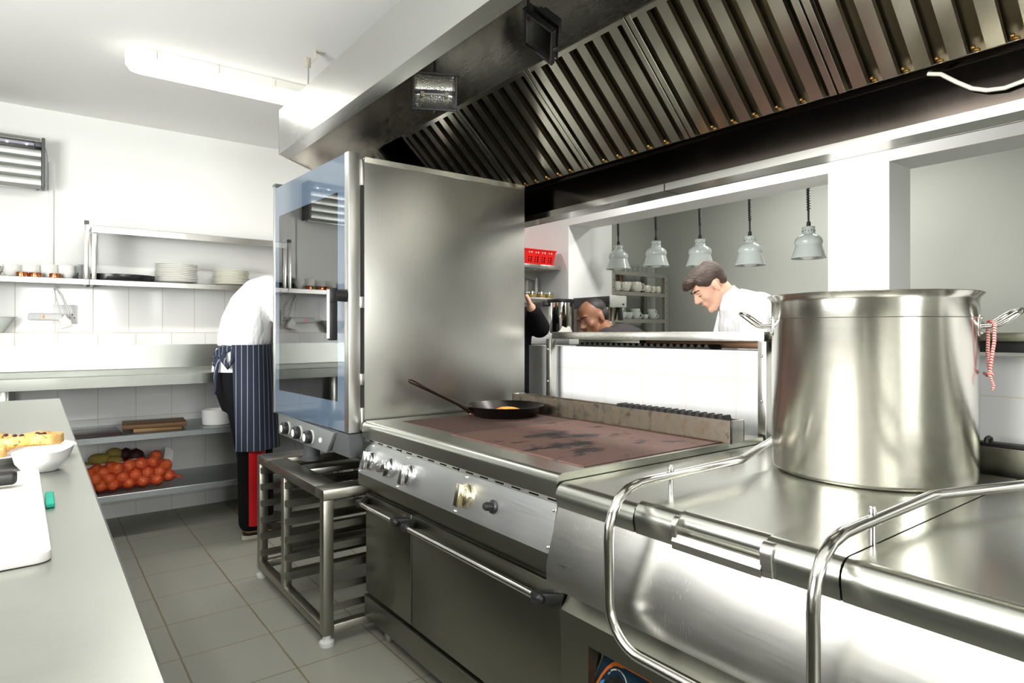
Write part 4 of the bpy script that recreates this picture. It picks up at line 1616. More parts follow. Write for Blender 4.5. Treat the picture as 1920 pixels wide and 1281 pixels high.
slice_((-0.010, 2.215, 0.986), 0.150, 0.085, 0.028, -0.1, -0.03, 1, 'golden toasted slice on the right of the oval plate, dark bits on top')
slice_((-0.115, 2.300, 0.984), 0.145, 0.080, 0.030, 0.1, 0.05, 2, 'golden toasted slice at the back of the oval plate')
slice_((-0.130, 2.205, 0.974), 0.160, 0.085, 0.026, 0.12, -0.04, 3, 'golden toasted slice lying under the others in the middle of the plate')
slice_((-0.125, 2.110, 0.974), 0.140, 0.070, 0.024, -0.06, -0.05, 4, 'golden toasted slice at the front edge of the oval plate behind the bowl')
q = MB()
for (x, y) in ((-0.045, 2.21), (-0.03, 2.20), (0.005, 2.22), (0.02, 2.205), (0.012, 2.195), (-0.065, 2.235), (-0.12, 2.275), (-0.09, 2.22)):
    q.ball((x, y, 1.0165), (0.006, 0.005, 0.004), None, 8, 6)
o = q.build('burnt_bits', plain('burnt_bits', (0.03, 0.012, 0.02), 0.6))
tag(o, 'dark crumbs scattered on the toasted slices', 'crumbs', None, 'stuff')
# pouring bowl: round foot, wall flares out to a spout on the right
q = MB()


def bowlf(u, v):
    a = 2 * PI * u
    prof = [(0.0, 0.0), (0.036, 0.0), (0.041, 0.004), (0.055, 0.024), (0.060, 0.046), (0.0615, 0.051), (0.058, 0.050), (0.052, 0.026), (0.038, 0.008), (0.0, 0.006)]
    k = v * (len(prof) - 1)
    i = min(len(prof) - 2, int(k))
    f = k - i
    r_ = prof[i][0] * (1 - f) + prof[i + 1][0] * f
    z = prof[i][1] * (1 - f) + prof[i + 1][1] * f
    s_ = max(0.0, math.cos(a)) ** 5
    t_ = max(0.0, -math.cos(a)) ** 3
    hgt = z / 0.05
    return Vector((0.013 + (r_ * (1 + 0.14 * s_ * hgt)) * math.cos(a), 1.995 + r_ * math.sin(a), 0.9503 + z * (1 + 0.22 * s_ - 0.04 * t_)))


q.grid(bowlf, 60, 27)
bmesh.ops.remove_doubles(q.bm, verts=q.bm.verts[:], dist=1e-5)
tag(q.build('pouring_bowl', M_cer, None, 60), 'small white bowl with a pouring lip beside the oval plate', 'bowl')

# ================================================================ steel bench, lower shelves and shelf goods along the back wall
bn = thing('steel_bench', 'stainless steel wall bench with upstand along the tiled back wall', 'bench', (0.6, 4.85, 0.95))
BX0, BX1 = -1.4, 2.15
q = MB()
q.sheet([(4.495, 0.972), (4.478, 0.972), (4.475, 1.038), (4.480, 1.042), (5.185, 1.042), (5.190, 1.046), (5.192, 1.214), (5.207, 1.214)], 'x', BX0, BX1, -0.003)
q.build('worktop', M_bench, bn, 25)
for x in (BX0 + 0.05, -0.17, BX1 - 0.1):
    q = MB()
    q.box(x, x + 0.04, 4.56, 4.60, 0.0, 1.036, 0.003)
    q.build('leg', M_st_v, bn)
    q = MB()
    q.box(x, x + 0.04, 5.14, 5.18, 0.0, 1.036, 0.003)
    q.build('leg', M_st_v, bn)
for zt, lab in ((0.655, 'upper of two grey steel shelves under the bench'), (0.287, 'lower of two grey steel shelves under the bench')):
    s_ = thing('steel_shelf', lab, 'shelf', (0.6, 4.9, zt), 'shelves under the bench')
    q = MB()
    q.sheet([(4.638, zt - 0.038), (4.622, zt - 0.038), (4.620, zt - 0.003), (4.623, zt), (5.205, zt)], 'x', -0.12, BX1 - 0.11, -0.0025)
    q.build('shelf_plate', M_galv, s_, 25)
    for x in (-0.09, BX1 - 0.16):
        for y in (4.66, 5.13):
            q = MB()
            q.box(x, x + 0.03, y, y + 0.03, 0.0 if zt < 0.5 else 0.292, zt - 0.003, 0.002)
            q.build('support', M_galv, s_)

# wooden boards, plastic tray, ramekin on the upper shelf
M_wood = wood_mat('dark_wood', (0.16, 0.075, 0.03), (0.30, 0.15, 0.06), (4, 40, 40))
M_wood2 = wood_mat('pale_wood', (0.42, 0.24, 0.10), (0.55, 0.34, 0.16), (4, 40, 40))
q = MB()
q.box(0.505, 0.785, 4.70, 4.92, 0.6555, 0.678, 0.003, 2)
tag(q.build('wooden_board', M_wood2), 'paler wooden board underneath the dark one on the bench shelf', 'cutting board', 'wooden boards')
q = MB()
q.box(-0.185, 0.185, -0.135, 0.135, 0, 0.026, 0.004, 2, Matrix.Translation((0.638, 4.822, 0.6785)) @ Matrix.Rotation(R(-5), 4, 'Z'))
tag(q.build('wooden_board', M_wood), 'dark brown wooden board lying on top of a paler one', 'cutting board', 'wooden boards')
q = MB()
q.box(0.02, 0.44, 4.66, 5.02, 0.6555, 0.664, 0.002)
tag(q.build('dark_board', plain('brown_black_board', (0.055, 0.028, 0.024), 0.35)), 'thin dark brown board lying flat on the bench shelf', 'board')
q = MB()
q.lathe([(0, 0), (0.088, 0), (0.094, 0.006), (0.097, 0.098), (0.100, 0.104), (0.097, 0.107), (0.092, 0.104), (0.089, 0.012), (0, 0.010)], (1.022, 4.80, 0.6555), 48)
tag(q.build('white_dish', M_cer), 'round white ceramic dish on the shelf beside the person', 'dish')

# carton with potatoes and beetroot
q = MB()
bx0, bx1, by0, by1, bz = 0.16, 0.615, 4.895, 5.17, 0.2875
q.box(bx0, bx1, by0, by1, bz, bz + 0.004)
q.box(bx0, bx1, by0, by0 + 0.004, bz, bz + 0.155)
q.box(bx0, bx1, by1 - 0.004, by1, bz, bz + 0.155)
q.box(bx0, bx0 + 0.004, by0, by1, bz, bz + 0.155)
q.box(bx1 - 0.004, bx1, by0, by1, bz, bz + 0.155)
q.box(0.50, 0.56, by0 - 0.001, by0 + 0.005, bz + 0.15, bz + 0.168)
tag(q.build('carton_tray', plain('white_carton', (0.74, 0.74, 0.72), 0.8)), 'open white carton of potatoes and beetroot behind the onions', 'box')
M_pota = plain('potato_skin', (0.42, 0.31, 0.07), 0.65, vary=0.3)
M_beet = plain('beetroot_skin', (0.055, 0.012, 0.016), 0.6, vary=0.4)
for i, (x, y, z, a, b, c, rz) in enumerate(((0.340, 4.970, 0.462, 0.066, 0.042, 0.040, 0.1), (0.428, 5.025, 0.480, 0.052, 0.042, 0.040, 0.5), (0.425, 4.950, 0.444, 0.050, 0.036, 0.036, -0.2), (0.262, 4.980, 0.415, 0.050, 0.040, 0.038, 0.3))):
    q = MB()
    q.ball((x, y, z), (a, b, c), Matrix.Rotation(rz, 4, 'Z'), 24, 16)
    r = random.Random(i)
    for v in q.bm.verts:
        v.co += Vector((math.sin(v.co.z * 60 + i), math.sin(v.co.x * 50), math.cos(v.co.x * 45 + i))) * 0.0018
    tag(q.build('potato', M_pota, None, 80), ['largest yellow potato lying at the front of the carton', 'yellow potato at the back of the carton under the shelf', 'small yellow potato next to the beetroot at the carton front', 'yellow potato half hidden beside the counter edge'][i], 'potato', 'potatoes in the carton')
for i, (x, y, z, r_) in enumerate(((0.545, 4.95, 0.462, 0.052), (0.495, 5.04, 0.462, 0.048))):
    q = MB()
    q.lathe([(0, -r_ * 1.15), (r_ * 0.3, -r_ * 0.95), (r_ * 0.8, -r_ * 0.5), (r_, 0.0), (r_ * 0.85, r_ * 0.5), (r_ * 0.4, r_ * 0.85), (r_ * 0.12, r_ * 0.95), (0, r_ * 1.1)], (x, y, z), 24)
    tag(q.build('beetroot', M_beet, None, 80), ['dark red beetroot at the right end of the carton', 'dark beetroot further back in the carton'][i], 'beetroot', 'beetroots in the carton')
q = MB()
q.grid(lambda u, v: Vector((0.705 + u * 0.045 + 0.012 * v, 4.905 - 0.03 * u, 0.425 + v * 0.085 - u * 0.03 + 0.01 * math.sin(u * 3))), 6, 6, 0.0008)
tag(q.build('paper_tag', plain('white_paper', (0.82, 0.81, 0.80), 0.8)), 'small white paper tag sticking out behind the onion bag', 'paper tag')

# onions in a net
M_on = NT('onion_skin')
nn_ = M_on.noise(M_on.pos((8, 8, 1), obj=True), 5, 3)
M_on.l(M_on.mix(nn_, (0.72, 0.28, 0.07, 1), (0.90, 0.52, 0.20, 1)), M_on.b.inputs['Base Color'])
M_on.b.inputs['Roughness'].default_value = 0.35
onions = [(0.328, 4.72, 0.325), (0.393, 4.715, 0.325), (0.480, 4.715, 0.326), (0.560, 4.72, 0.327), (0.640, 4.72, 0.327), (0.714, 4.75, 0.343), (0.300, 4.71, 0.382), (0.372, 4.71, 0.375), (0.447, 4.715, 0.375), (0.520, 4.73, 0.380), (0.590, 4.735, 0.385), (0.662, 4.74, 0.383), (0.345, 4.745, 0.412), (0.420, 4.745, 0.430), (0.488, 4.77, 0.436), (0.556, 4.78, 0.440), (0.625, 4.785, 0.443), (0.700, 4.79, 0.408), (0.275, 4.765, 0.408), (0.315, 4.815, 0.420), (0.392, 4.812, 0.424), (0.649, 4.832, 0.470), (0.255, 4.725, 0.332), (0.228, 4.735, 0.392)]
first = None
hull = MB()
row = ['bottom', 'second', 'third', 'top']
for i, (x, y, z) in enumerate(onions):
    r_ = 0.0325 + 0.0015 * math.sin(i * 2.3)
    lab = 'orange brown onion inside the red net bag on the lower shelf'
    if first is None:
        q = MB()
        s_ = 0.0335
        q.lathe([(0, -s_), (s_ * 0.35, -s_ * 0.93), (s_ * 0.8, -s_ * 0.58), (s_, -s_ * 0.02), (s_ * 0.9, s_ * 0.42), (s_ * 0.55, s_ * 0.80), (s_ * 0.22, s_ * 0.98), (s_ * 0.1, s_ * 1.12), (0, s_ * 1.16)], (0, 0, 0), 28)
        first = q.build('onion', M_on.m, None, 80, origin=(0, 0, 0))
        o = tag(first, lab, 'onion', 'onions in the red net bag')
    else:
        o = first.copy()
        COL.objects.link(o)
    z = max(z, 0.334)
    o.location = (x, y, z)
    o.rotation_euler = (rnd.uniform(-1.2, 1.2), rnd.uniform(-1.2, 1.2), rnd.uniform(0, 6))
    o.scale = [r_ / 0.0335] * 3
    hull.ball((x, y, z), r_ + 0.0095, None, 16, 12)
net = NT('red_net')
spn = net.n('ShaderNodeSeparateXYZ')
net.l(net.pos(), spn.inputs[0])
fx = net.math('FRACT', net.math('MULTIPLY', spn.outputs[0], 165))
fz = net.math('FRACT', net.math('MULTIPLY', net.math('ADD', spn.outputs[2], net.math('MULTIPLY', spn.outputs[1], 0.6)), 60))
mk = net.math('MAXIMUM', net.math('LESS_THAN', fx, 0.30), net.math('LESS_THAN', fz, 0.16))
trn = net.n('ShaderNodeBsdfTransparent')
trn.inputs['Color'].default_value = (1.0, 0.80, 0.72, 1)
mxn = net.n('ShaderNodeMixShader')
net.l(mk, mxn.inputs[0])
net.l(trn.outputs[0], mxn.inputs[1])
net.b.inputs['Base Color'].default_value = (0.85, 0.07, 0.02, 1)
net.b.inputs['Roughness'].default_value = 0.35
net.l(net.b.outputs[0], mxn.inputs[2])
net.l(mxn.outputs[0], net.out.inputs[0])
hull.capsule((0.71, 4.75, 0.36), (0.765, 4.735, 0.335), 0.03, 0.008)
hull.capsule((0.76, 4.737, 0.337), (0.785, 4.73, 0.325), 0.008, 0.012)
nb = remesh(hull, 'net_bag', net.m, None, 0.007, 6, 0.6)
tag(nb, 'red net bag full of onions on the lower shelf under the bench', 'net bag')

# ================================================================ wall shelves with crockery
SHZ = 1.657
ws = thing('wall_shelf', 'steel wall shelf with stacked white bowls and copper pans', 'shelf', (-0.6, 5.18, 1.6))
q = MB()
q.sheet([(5.055, SHZ - 0.036), (5.038, SHZ - 0.036), (5.036, SHZ - 0.003), (5.039, SHZ), (5.328, SHZ)], 'x', -1.5, 0.285, -0.0025)
q.build('shelf_plate', M_st, ws, 25)
for x in (-1.2, 0.262):
    q = MB()
    q.prism([(5.325, SHZ - 0.04), (5.06, SHZ - 0.012), (5.06, SHZ - 0.003), (5.325, SHZ - 0.003)], 'x', x, x + 0.02)
    q.build('bracket', M_st_v, ws)
q = MB()
q.box(0.262, 0.285, 5.045, 5.068, SHZ, 2.022, 0.002)
up = q.build('upright', M_st_v, ws)
q = MB()
q.box(0.260, 0.287, 5.043, 5.070, 2.022, 2.048, 0.003)
q.build('end_cap', M_dgrey, up)
ws2 = thing('wall_shelf', 'steel wall shelf with an upper tier above the stacked plates', 'shelf', (1.2, 5.18, 1.6))
q = MB()
q.sheet([(5.055, SHZ - 0.036), (5.038, SHZ - 0.036), (5.036, SHZ - 0.003), (5.039, SHZ), (5.328, SHZ)], 'x', 0.290, 2.1, -0.0025)
q.build('shelf_plate', M_st, ws2, 25)
q = MB()
q.sheet([(5.050, 1.972), (5.034, 1.972), (5.032, 2.014), (5.035, 2.017), (5.328, 2.017)], 'x', 0.300, 2.1, -0.0025)
q.build('upper_tier', M_st, ws2, 25)
for x in (0.302, 2.05):
    for y in (5.045, 5.295):
        q = MB()
        q.box(x, x + 0.026, y, y + 0.024, SHZ, 1.99, 0.002)
        q.build('upright', M_st_v, ws2)
    q = MB()
    q.prism([(5.325, SHZ - 0.04), (5.06, SHZ - 0.012), (5.06, SHZ - 0.003), (5.325, SHZ - 0.003)], 'x', x, x + 0.02)
    q.build('bracket', M_st_v, ws2)

q = MB()
q.lathe([(0, 0), (0.030, 0), (0.034, 0.003), (0.047, 0.034), (0.0495, 0.040), (0.047, 0.0405), (0.032, 0.006), (0, 0.005)], (0, 0, 0), 32)
bowl0 = tag(q.build('stacked_bowl', M_cer, None, 60, origin=(0, 0, 0)), 'x', 'bowl', 'white bowls on the wall shelf')
used = [False]
stacks = [(-0.119, 5.125, 4, 'first stack from the left end'), (-0.020, 5.125, 4, 'second stack from the left end'), (0.074, 5.125, 5, 'third stack from the left end'), (0.168, 5.115, 5, 'fourth stack, beside the grey tub')]
nth = ['lowest', 'second from below', 'third from below', 'fourth from below', 'fifth from below', 'topmost']
for x, y, n, txt in stacks:
    for k in range(n):
        o = bowl0 if not used[0] else bowl0.copy()
        if used[0]:
            COL.objects.link(o)
        used[0] = True
        o.location = (x + rnd.uniform(-0.0015, 0.0015), y, SHZ + 0.0005 + k * 0.0118)
        o['label'] = 'small white bowl, %s in the %s' % ('topmost' if k == n - 1 else nth[k], txt)
cp0 = thing('copper_pan', 'x', 'pan', (0, 0, 0), 'small copper pans on the wall shelf')
q = MB()
q.lathe([(0, 0), (0.029, 0), (0.031, 0.002), (0.032, 0.026), (0.0325, 0.027), (0.0305, 0.027), (0.029, 0.003), (0, 0.002)], (0, 0, 0), 28)
q.build('pan_body', M_copper, cp0)
q = MB()
q.tube([(0.030, 0, 0.020), (0.05, 0.0, 0.024), (0.085, 0.0, 0.026)], [0.004, 0.003, 0.0035], 8)
q.build('handle', M_brass, cp0)
cps = [(-0.067, 5.068, 'between the first and second bowl stacks'), (0.002, 5.066, 'just after the second stack of bowls'), (0.104, 5.064, 'between the third and fourth stacks of bowls')]
for i, (x, y, t) in enumerate(cps):
    lb = 'small copper pan on the shelf ' + t
    if i:
        dup(cp0, (x, y, SHZ + 0.0005), lb, (0, 0, [0.0, 0.6, -0.4][i] + 0.9))
    else:
        cp_keep = (x, y, lb)
cp0.location = (cp_keep[0], cp_keep[1], SHZ + 0.0005)
cp0['label'] = cp_keep[2]
q = MB()
q.prism([(-0.016, 0), (0.016, 0), (0.016, 0.046)], 'y', -0.02, 0.02, 0.001, 1, Matrix.Translation((0.213, 5.085, SHZ + 0.0005)))
tag(q.build('black_wedge', M_rub), 'small black wedge on the shelf beside the fourth stack of bowls', 'wedge')
q = MB()
q.lathe([(0, 0), (0.032, 0), (0.036, 0.10), (0.038, 0.103), (0.034, 0.103), (0.030, 0.004), (0, 0.003)], (0.225, 5.165, SHZ + 0.0005), 28)
tag(q.build('grey_tub', plain('grey_tub', (0.60, 0.64, 0.62), 0.4)), 'plain grey plastic tub at the right end of the bowl shelf', 'tub')
q = MB()
q.lathe([(0, 0), (0.045, 0), (0.07, 0.05), (0.075, 0.06), (0.07, 0.06), (0.043, 0.004), (0, 0.004)], (-0.225, 5.13, SHZ + 0.0005), 32)
tag(q.build('steel_bowl', M_pol), 'steel bowl cut off by the left edge on the wall shelf', 'bowl')
# black tray leaning out from the shelf
q = MB()
q.lathe([(0, 0), (0.94, 0), (0.97, 0.004), (1.0, 0.030), (1.0, 0.044), (0.985, 0.044), (0.95, 0.012), (0, 0.010)], (0, 0, 0), 56)
for v in q.bm.verts:
    v.co = Vector((0.492 + v.co.x * 0.195, 5.160 + v.co.y * 0.135, SHZ + 0.0008 + v.co.z))
tag(q.build('serving_tray', plain('black_tray', (0.012, 0.012, 0.014), 0.25)), 'black oval serving tray lying on the shelf beside the stacked plates', 'tray')
# plates
q = MB()
q.lathe([(0, 0), (0.085, 0), (0.090, 0.003), (0.138, 0.0105), (0.1425, 0.0125), (0.1405, 0.0148), (0.090, 0.0072), (0, 0.0055)], (0, 0, 0), 48)
pl0 = tag(q.build('dinner_plate', M_cer, None, 60, origin=(0, 0, 0)), 'x', 'plate', 'stacked white plates on the wall shelf')
M_cer2 = plain('cream_ceramic', (0.82, 0.815, 0.74), 0.16, coat=0.3)
cnt = 0
words_ = ['lowest', 'second', 'third', 'fourth', 'fifth', 'sixth', 'seventh', 'eighth', 'ninth', 'tenth', 'eleventh', 'twelfth']
for (x, y, n, sc, mt, txt, dz) in ((0.830, 5.180, 11, 1.0, M_cer, 'left stack of white plates beside the black tray', 0.0128), (1.205, 5.180, 10, 0.92, M_cer2, 'middle stack of cream plates behind the bent person', 0.0118), (1.535, 5.185, 5, 0.9, M_cer2, 'short stack of plates next to the oven door', 0.0118)):
    for k in range(n):
        if cnt == 0:
            o = pl0
        else:
            o = pl0.copy()
            COL.objects.link(o)
        if mt is M_cer2:
            o.material_slots[0].link = 'OBJECT'
            o.material_slots[0].material = M_cer2
        cnt += 1
        o.location = (x + rnd.uniform(-0.003, 0.003), y, SHZ + 0.0005 + k * dz)
        o.scale = (sc, sc, sc)
        o['label'] = '%s plate %s the %s' % ('topmost' if k == n - 1 else words_[k], 'of' if k == n - 1 or k == 0 else 'from below in', txt)

# insect killer on the wall
zp = thing('insect_killer', 'silver louvred insect killer with black end on the back wall', 'insect killer', (-0.3, 5.25, 2.27))
q = MB()
ZX0, ZX1 = -0.62, 0.045
q.box(ZX0, ZX1 - 0.035, 5.30, 5.328, 2.26, 2.585, 0.004)
q.build('back_plate', M_alu, zp)
M_lou = steel('louvre_aluminium', (0.48, 0.49, 0.47), 0.38, (1, 30, 30), 0.06, 0.0, 0.1)
q = MB()
q.sheet([(5.30, 2.592), (5.215, 2.590), (5.188, 2.578), (5.178, 2.562)], 'x', ZX0, ZX1 - 0.016, 0.003)
q.build('top_cover', M_lou, zp)
for i in range(4):
    z = 2.512 - i * 0.063
    q = MB()
    q.sheet([(5.196, z), (5.182, z - 0.012), (5.178, z - 0.032), (5.184, z - 0.052), (5.215, z - 0.072)], 'x', ZX0, ZX1 - 0.014, 0.0025)
    q.build('louvre', M_lou, zp)
q = MB()
q.box(ZX1 - 0.012, ZX1 + 0.008, 5.180, 5.328, 2.262, 2.588, 0.006, 2)
q.box(ZX1 - 0.045, ZX1 - 0.010, 5.20, 5.31, 2.528, 2.562, 0.004)
q.build('end_cap', M_dgrey, zp)
q = MB()
q.cyl((ZX0, 5.235, 2.548), (ZX1 - 0.05, 5.235, 2.548), 0.012, None, 14)
tb = q.build('tube', plain('purple_grey_tube', (0.45, 0.43, 0.52), 0.2), zp)
for x in (-0.145, -0.045):
    q = MB()
    q.ball((x, 5.224, 2.540), 0.006, None, 12, 8)
    q.build('led', plain('lit_led', (0.8, 0.75, 1.0), 0.3, emit=(0.85, 0.75, 1.0), es=8), tb)

# cable duct, cords, socket, extension block, steel bowl on the tile ledge
q = MB()
q.box(0.072, 0.098, 5.315, 5.329, SHZ + 0.002, 2.46, 0.002)
tag(q.build('cable_duct', M_white), 'white plastic cable duct running down the wall from the insect killer', 'cable duct')
q = MB()
q.tube([(0.045, 5.31, 2.575), (0.06, 5.322, 2.55), (0.070, 5.325, 2.50), (0.071, 5.3255, 2.40), (0.066, 5.3255, 2.33), (0.070, 5.325, 2.27)], 0.0025, 8)
tag(q.build('power_cord', M_white, None, 60), 'thin white cord hanging beside the insect killer', 'cord')
sk = thing('wall_socket', 'white double wall socket on the tiles under the bowl shelf', 'socket', (0.165, 5.325, 1.36))
q = MB()
q.box(0.095, 0.235, 5.318, 5.3295, 1.362, 1.492, 0.004)
q.build('plate', M_white, sk)
for (x, z) in ((0.205, 1.425), (0.190, 1.403), (0.218, 1.403)):
    q = MB()
    q.cyl((x, 5.3172, z), (x, 5.319, z), 0.0042, None, 12)
    q.build('pin_hole', M_void, sk)
px_ = thing('extension_block', 'white multi-way extension block with red lights plugged in under the shelf', 'extension block', (0.05, 5.29, 1.38))
q = MB()
q.box(-0.042, 0.15, 5.270, 5.310, 1.383, 1.432, 0.016, 4)
q.build('block_body', M_white, px_)
for x in (-0.022, 0.012):
    q = MB()
    q.lathe([(0, 0), (0.017, 0), (0.019, 0.003), (0.014, 0.0035), (0.013, 0.001), (0, 0.001)], (0, 0, 0), 24, Matrix.Translation((x, 5.2695, 1.408)) @ Matrix.Rotation(R(90), 4, 'X'))
    q.build('outlet', plain('pale_outlet', (0.7, 0.7, 0.72), 0.4), px_)
q = MB()
q.box(0.040, 0.050, 5.2675, 5.271, 1.397, 1.420, 0.001)
q.build('red_switch', plain('lit_red_switch', (0.9, 0.15, 0.08), 0.3, emit=(1, 0.12, 0.05), es=1.5), px_)
pg = thing('plug', 'white adaptor plug pushed into the wall socket', 'plug', (0.165, 5.30, 1.32))
q = MB()
q.prism([(0.115, 1.320), (0.155, 1.330), (0.205, 1.345), (0.196, 1.385), (0.180, 1.400), (0.160, 1.432), (0.145, 1.398), (0.128, 1.385), (0.140, 1.350)], 'y', 5.26, 5.3165, 0.004, 2)
q.build('plug_body', M_white, pg)
q = MB()
q.tube([(0.185, 5.29, 1.40), (0.183, 5.27, 1.45), (0.165, 5.27, 1.50), (0.145, 5.28, 1.56), (0.118, 5.30, 1.60), (0.105, 5.315, 1.617)], 0.0045, 10)
q.build('plug_cord', M_white, pg, 60)
q = MB()
q.tube([(0.100, 5.315, 1.617), (0.108, 5.30, 1.57), (0.122, 5.28, 1.50), (0.132, 5.275, 1.45), (0.140, 5.275, 1.425)], 0.0035, 10)
tag(q.build('power_cord', M_white, None, 60), 'white cord hanging from the shelf to the extension block', 'cord')
q = MB()
q.lathe([(0, 0), (0.05, 0), (0.06, 0.004), (0.105, 0.075), (0.118, 0.098), (0.126, 0.100), (0.126, 0.104), (0.116, 0.104), (0.10, 0.078), (0.056, 0.008), (0, 0.006)], (-0.222, 5.262, 1.3005), 48)
for v in q.bm.verts:
    v.co.y = 5.262 + (v.co.y - 5.262) * 0.5
tag(q.build('grey_bowl', plain('pale_grey_enamel', (0.62, 0.66, 0.62), 0.25)), 'wide grey bowl on the tile ledge at the left edge', 'bowl')

# ================================================================ people
M_skin = plain('skin', (0.72, 0.42, 0.30), 0.5, sss=0.15)
M_skin_b = plain('skin_brown', (0.24, 0.105, 0.055), 0.5, sss=0.1)
M_hair = NT('brown_hair')
hn = M_hair.noise(M_hair.pos((3, 3, 14), obj=True), 14, 4, 0.6)
M_hair.l(M_hair.mix(hn, (0.020, 0.011, 0.007, 1), (0.075, 0.040, 0.021, 1)), M_hair.b.inputs['Base Color'])
M_hair.b.inputs['Roughness'].default_value = 0.55
M_hair.bump(hn, 1.0, 0.012)
M_hair = M_hair.m
M_hair_k = plain('black_hair', (0.012, 0.009, 0.008), 0.6)
ks = NT('white_cotton')
ks.b.inputs['Base Color'].default_value = (0.84, 0.84, 0.85, 1)
ks.b.inputs['Roughness'].default_value = 0.85
ks.bump(ks.noise(ks.pos((1.0, 1.0, 0.55)), 11, 3, 0.55), 0.9, 0.03)
M_shirt = ks.m
M_blk = plain('black_cloth', (0.006, 0.006, 0.0075), 0.9, spec=0.2)
M_red = plain('red_satin', (0.62, 0.008, 0.012), 0.35)


def frame(o, f, up=(0, 0, 1)):
    """matrix with x forward, y to the person's left, z up"""
    f = Vector(f).normalized()
    u = Vector(up)
    l_ = u.cross(f).normalized()
    u = f.cross(l_)
    return Matrix(((f.x, l_.x, u.x, o[0]), (f.y, l_.y, u.y, o[1]), (f.z, l_.z, u.z, o[2]), (0, 0, 0, 1)))


def head(q, T):
    """head about the point between the ears; x is where the face looks"""
    def P(*a):
        return T @ Vector(a)
    Rm = T.to_3x3().to_4x4()
    q.ball(P(-0.010, 0, 0.050), (0.098, 0.075, 0.086), Rm)
    q.ball(P(0.036, 0, -0.008), (0.058, 0.060, 0.088), Rm)
    for s_ in (-1, 1):
        q.capsule(P(-0.005, 0.050 * s_, -0.045), P(0.066, 0.018 * s_, -0.094), 0.022, 0.017, 12)
        q.ball(P(0.062, 0.038 * s_, -0.014), (0.026, 0.024, 0.026), Rm, 12, 8)
        q.ball(P(0.104, 0.011 * s_, -0.016), 0.0095, None, 10, 8)
        q.ball(P(-0.004, 0.077 * s_, 0.002), (0.019, 0.009, 0.029), Rm @ Matrix.Rotation(R(-12), 4, 'Y'), 14, 10)
        q.ball(P(-0.006, 0.079 * s_, -0.018), (0.012, 0.008, 0.013), Rm, 10, 8)
    q.ball(P(0.079, 0, -0.094), (0.018, 0.020, 0.018), Rm, 14, 10)
    q.capsule(P(0.091, 0, 0.030), P(0.115, 0, -0.010), 0.009, 0.0125, 12)
    q.capsule(P(0.080, -0.032, 0.040), P(0.080, 0.032, 0.040), 0.014, None, 12)
    q.capsule(P(0.091, -0.017, -0.046), P(0.091, 0.017, -0.046), 0.0078, None, 10)
    q.capsule(P(0.088, -0.015, -0.059), P(0.088, 0.015, -0.059), 0.0080, None, 10)


def face_parts(T, par, hair_col, eyes=True):
    def P(*a):
        return T @ Vector(a)
    Rm = T.to_3x3().to_4x4()
    for s_ in (-1, 1):
        q = MB()
        if eyes:
            q.ball(P(0.0835, 0.031 * s_, 0.015), (0.0080, 0.0125, 0.0070), Rm, 14, 10)
            e = q.build('eye', plain('eye_white', (0.62, 0.58, 0.54), 0.3), par)
            q = MB()
            q.ball(P(0.0895, 0.031 * s_, 0.013), (0.003, 0.0055, 0.0055), Rm, 10, 8)
            q.build('iris', plain('dark_iris', (0.03, 0.018, 0.01), 0.2), e)
        else:
            q.tube([P(0.090, 0.018 * s_, 0.012), P(0.0905, 0.028 * s_, 0.008), P(0.0845, 0.042 * s_, 0.011)], [0.001, 0.0018, 0.001], 8)
            q.build('eyelashes', plain('dark_lashes', (0.035, 0.02, 0.014), 0.6), par)
        q = MB()
        q.tube([P(0.097, 0.012 * s_, 0.040), P(0.095, 0.030 * s_, 0.0455), P(0.078, 0.050 * s_, 0.040)], [0.0035, 0.0042, 0.0025], 8)
        q.build('eyebrow', hair_col, par)
    q = MB()
    q.tube([P(0.094, -0.022, -0.0525), P(0.0995, -0.008, -0.0515), P(0.0995, 0.008, -0.0515), P(0.094, 0.022, -0.0525)], [0.0015, 0.003, 0.003, 0.0015], 8)
    q.build('lips', plain('lip', (0.50, 0.20, 0.16), 0.5) if hair_col is not M_hair_k else plain('lip_dark', (0.16, 0.06, 0.05), 0.5), par)


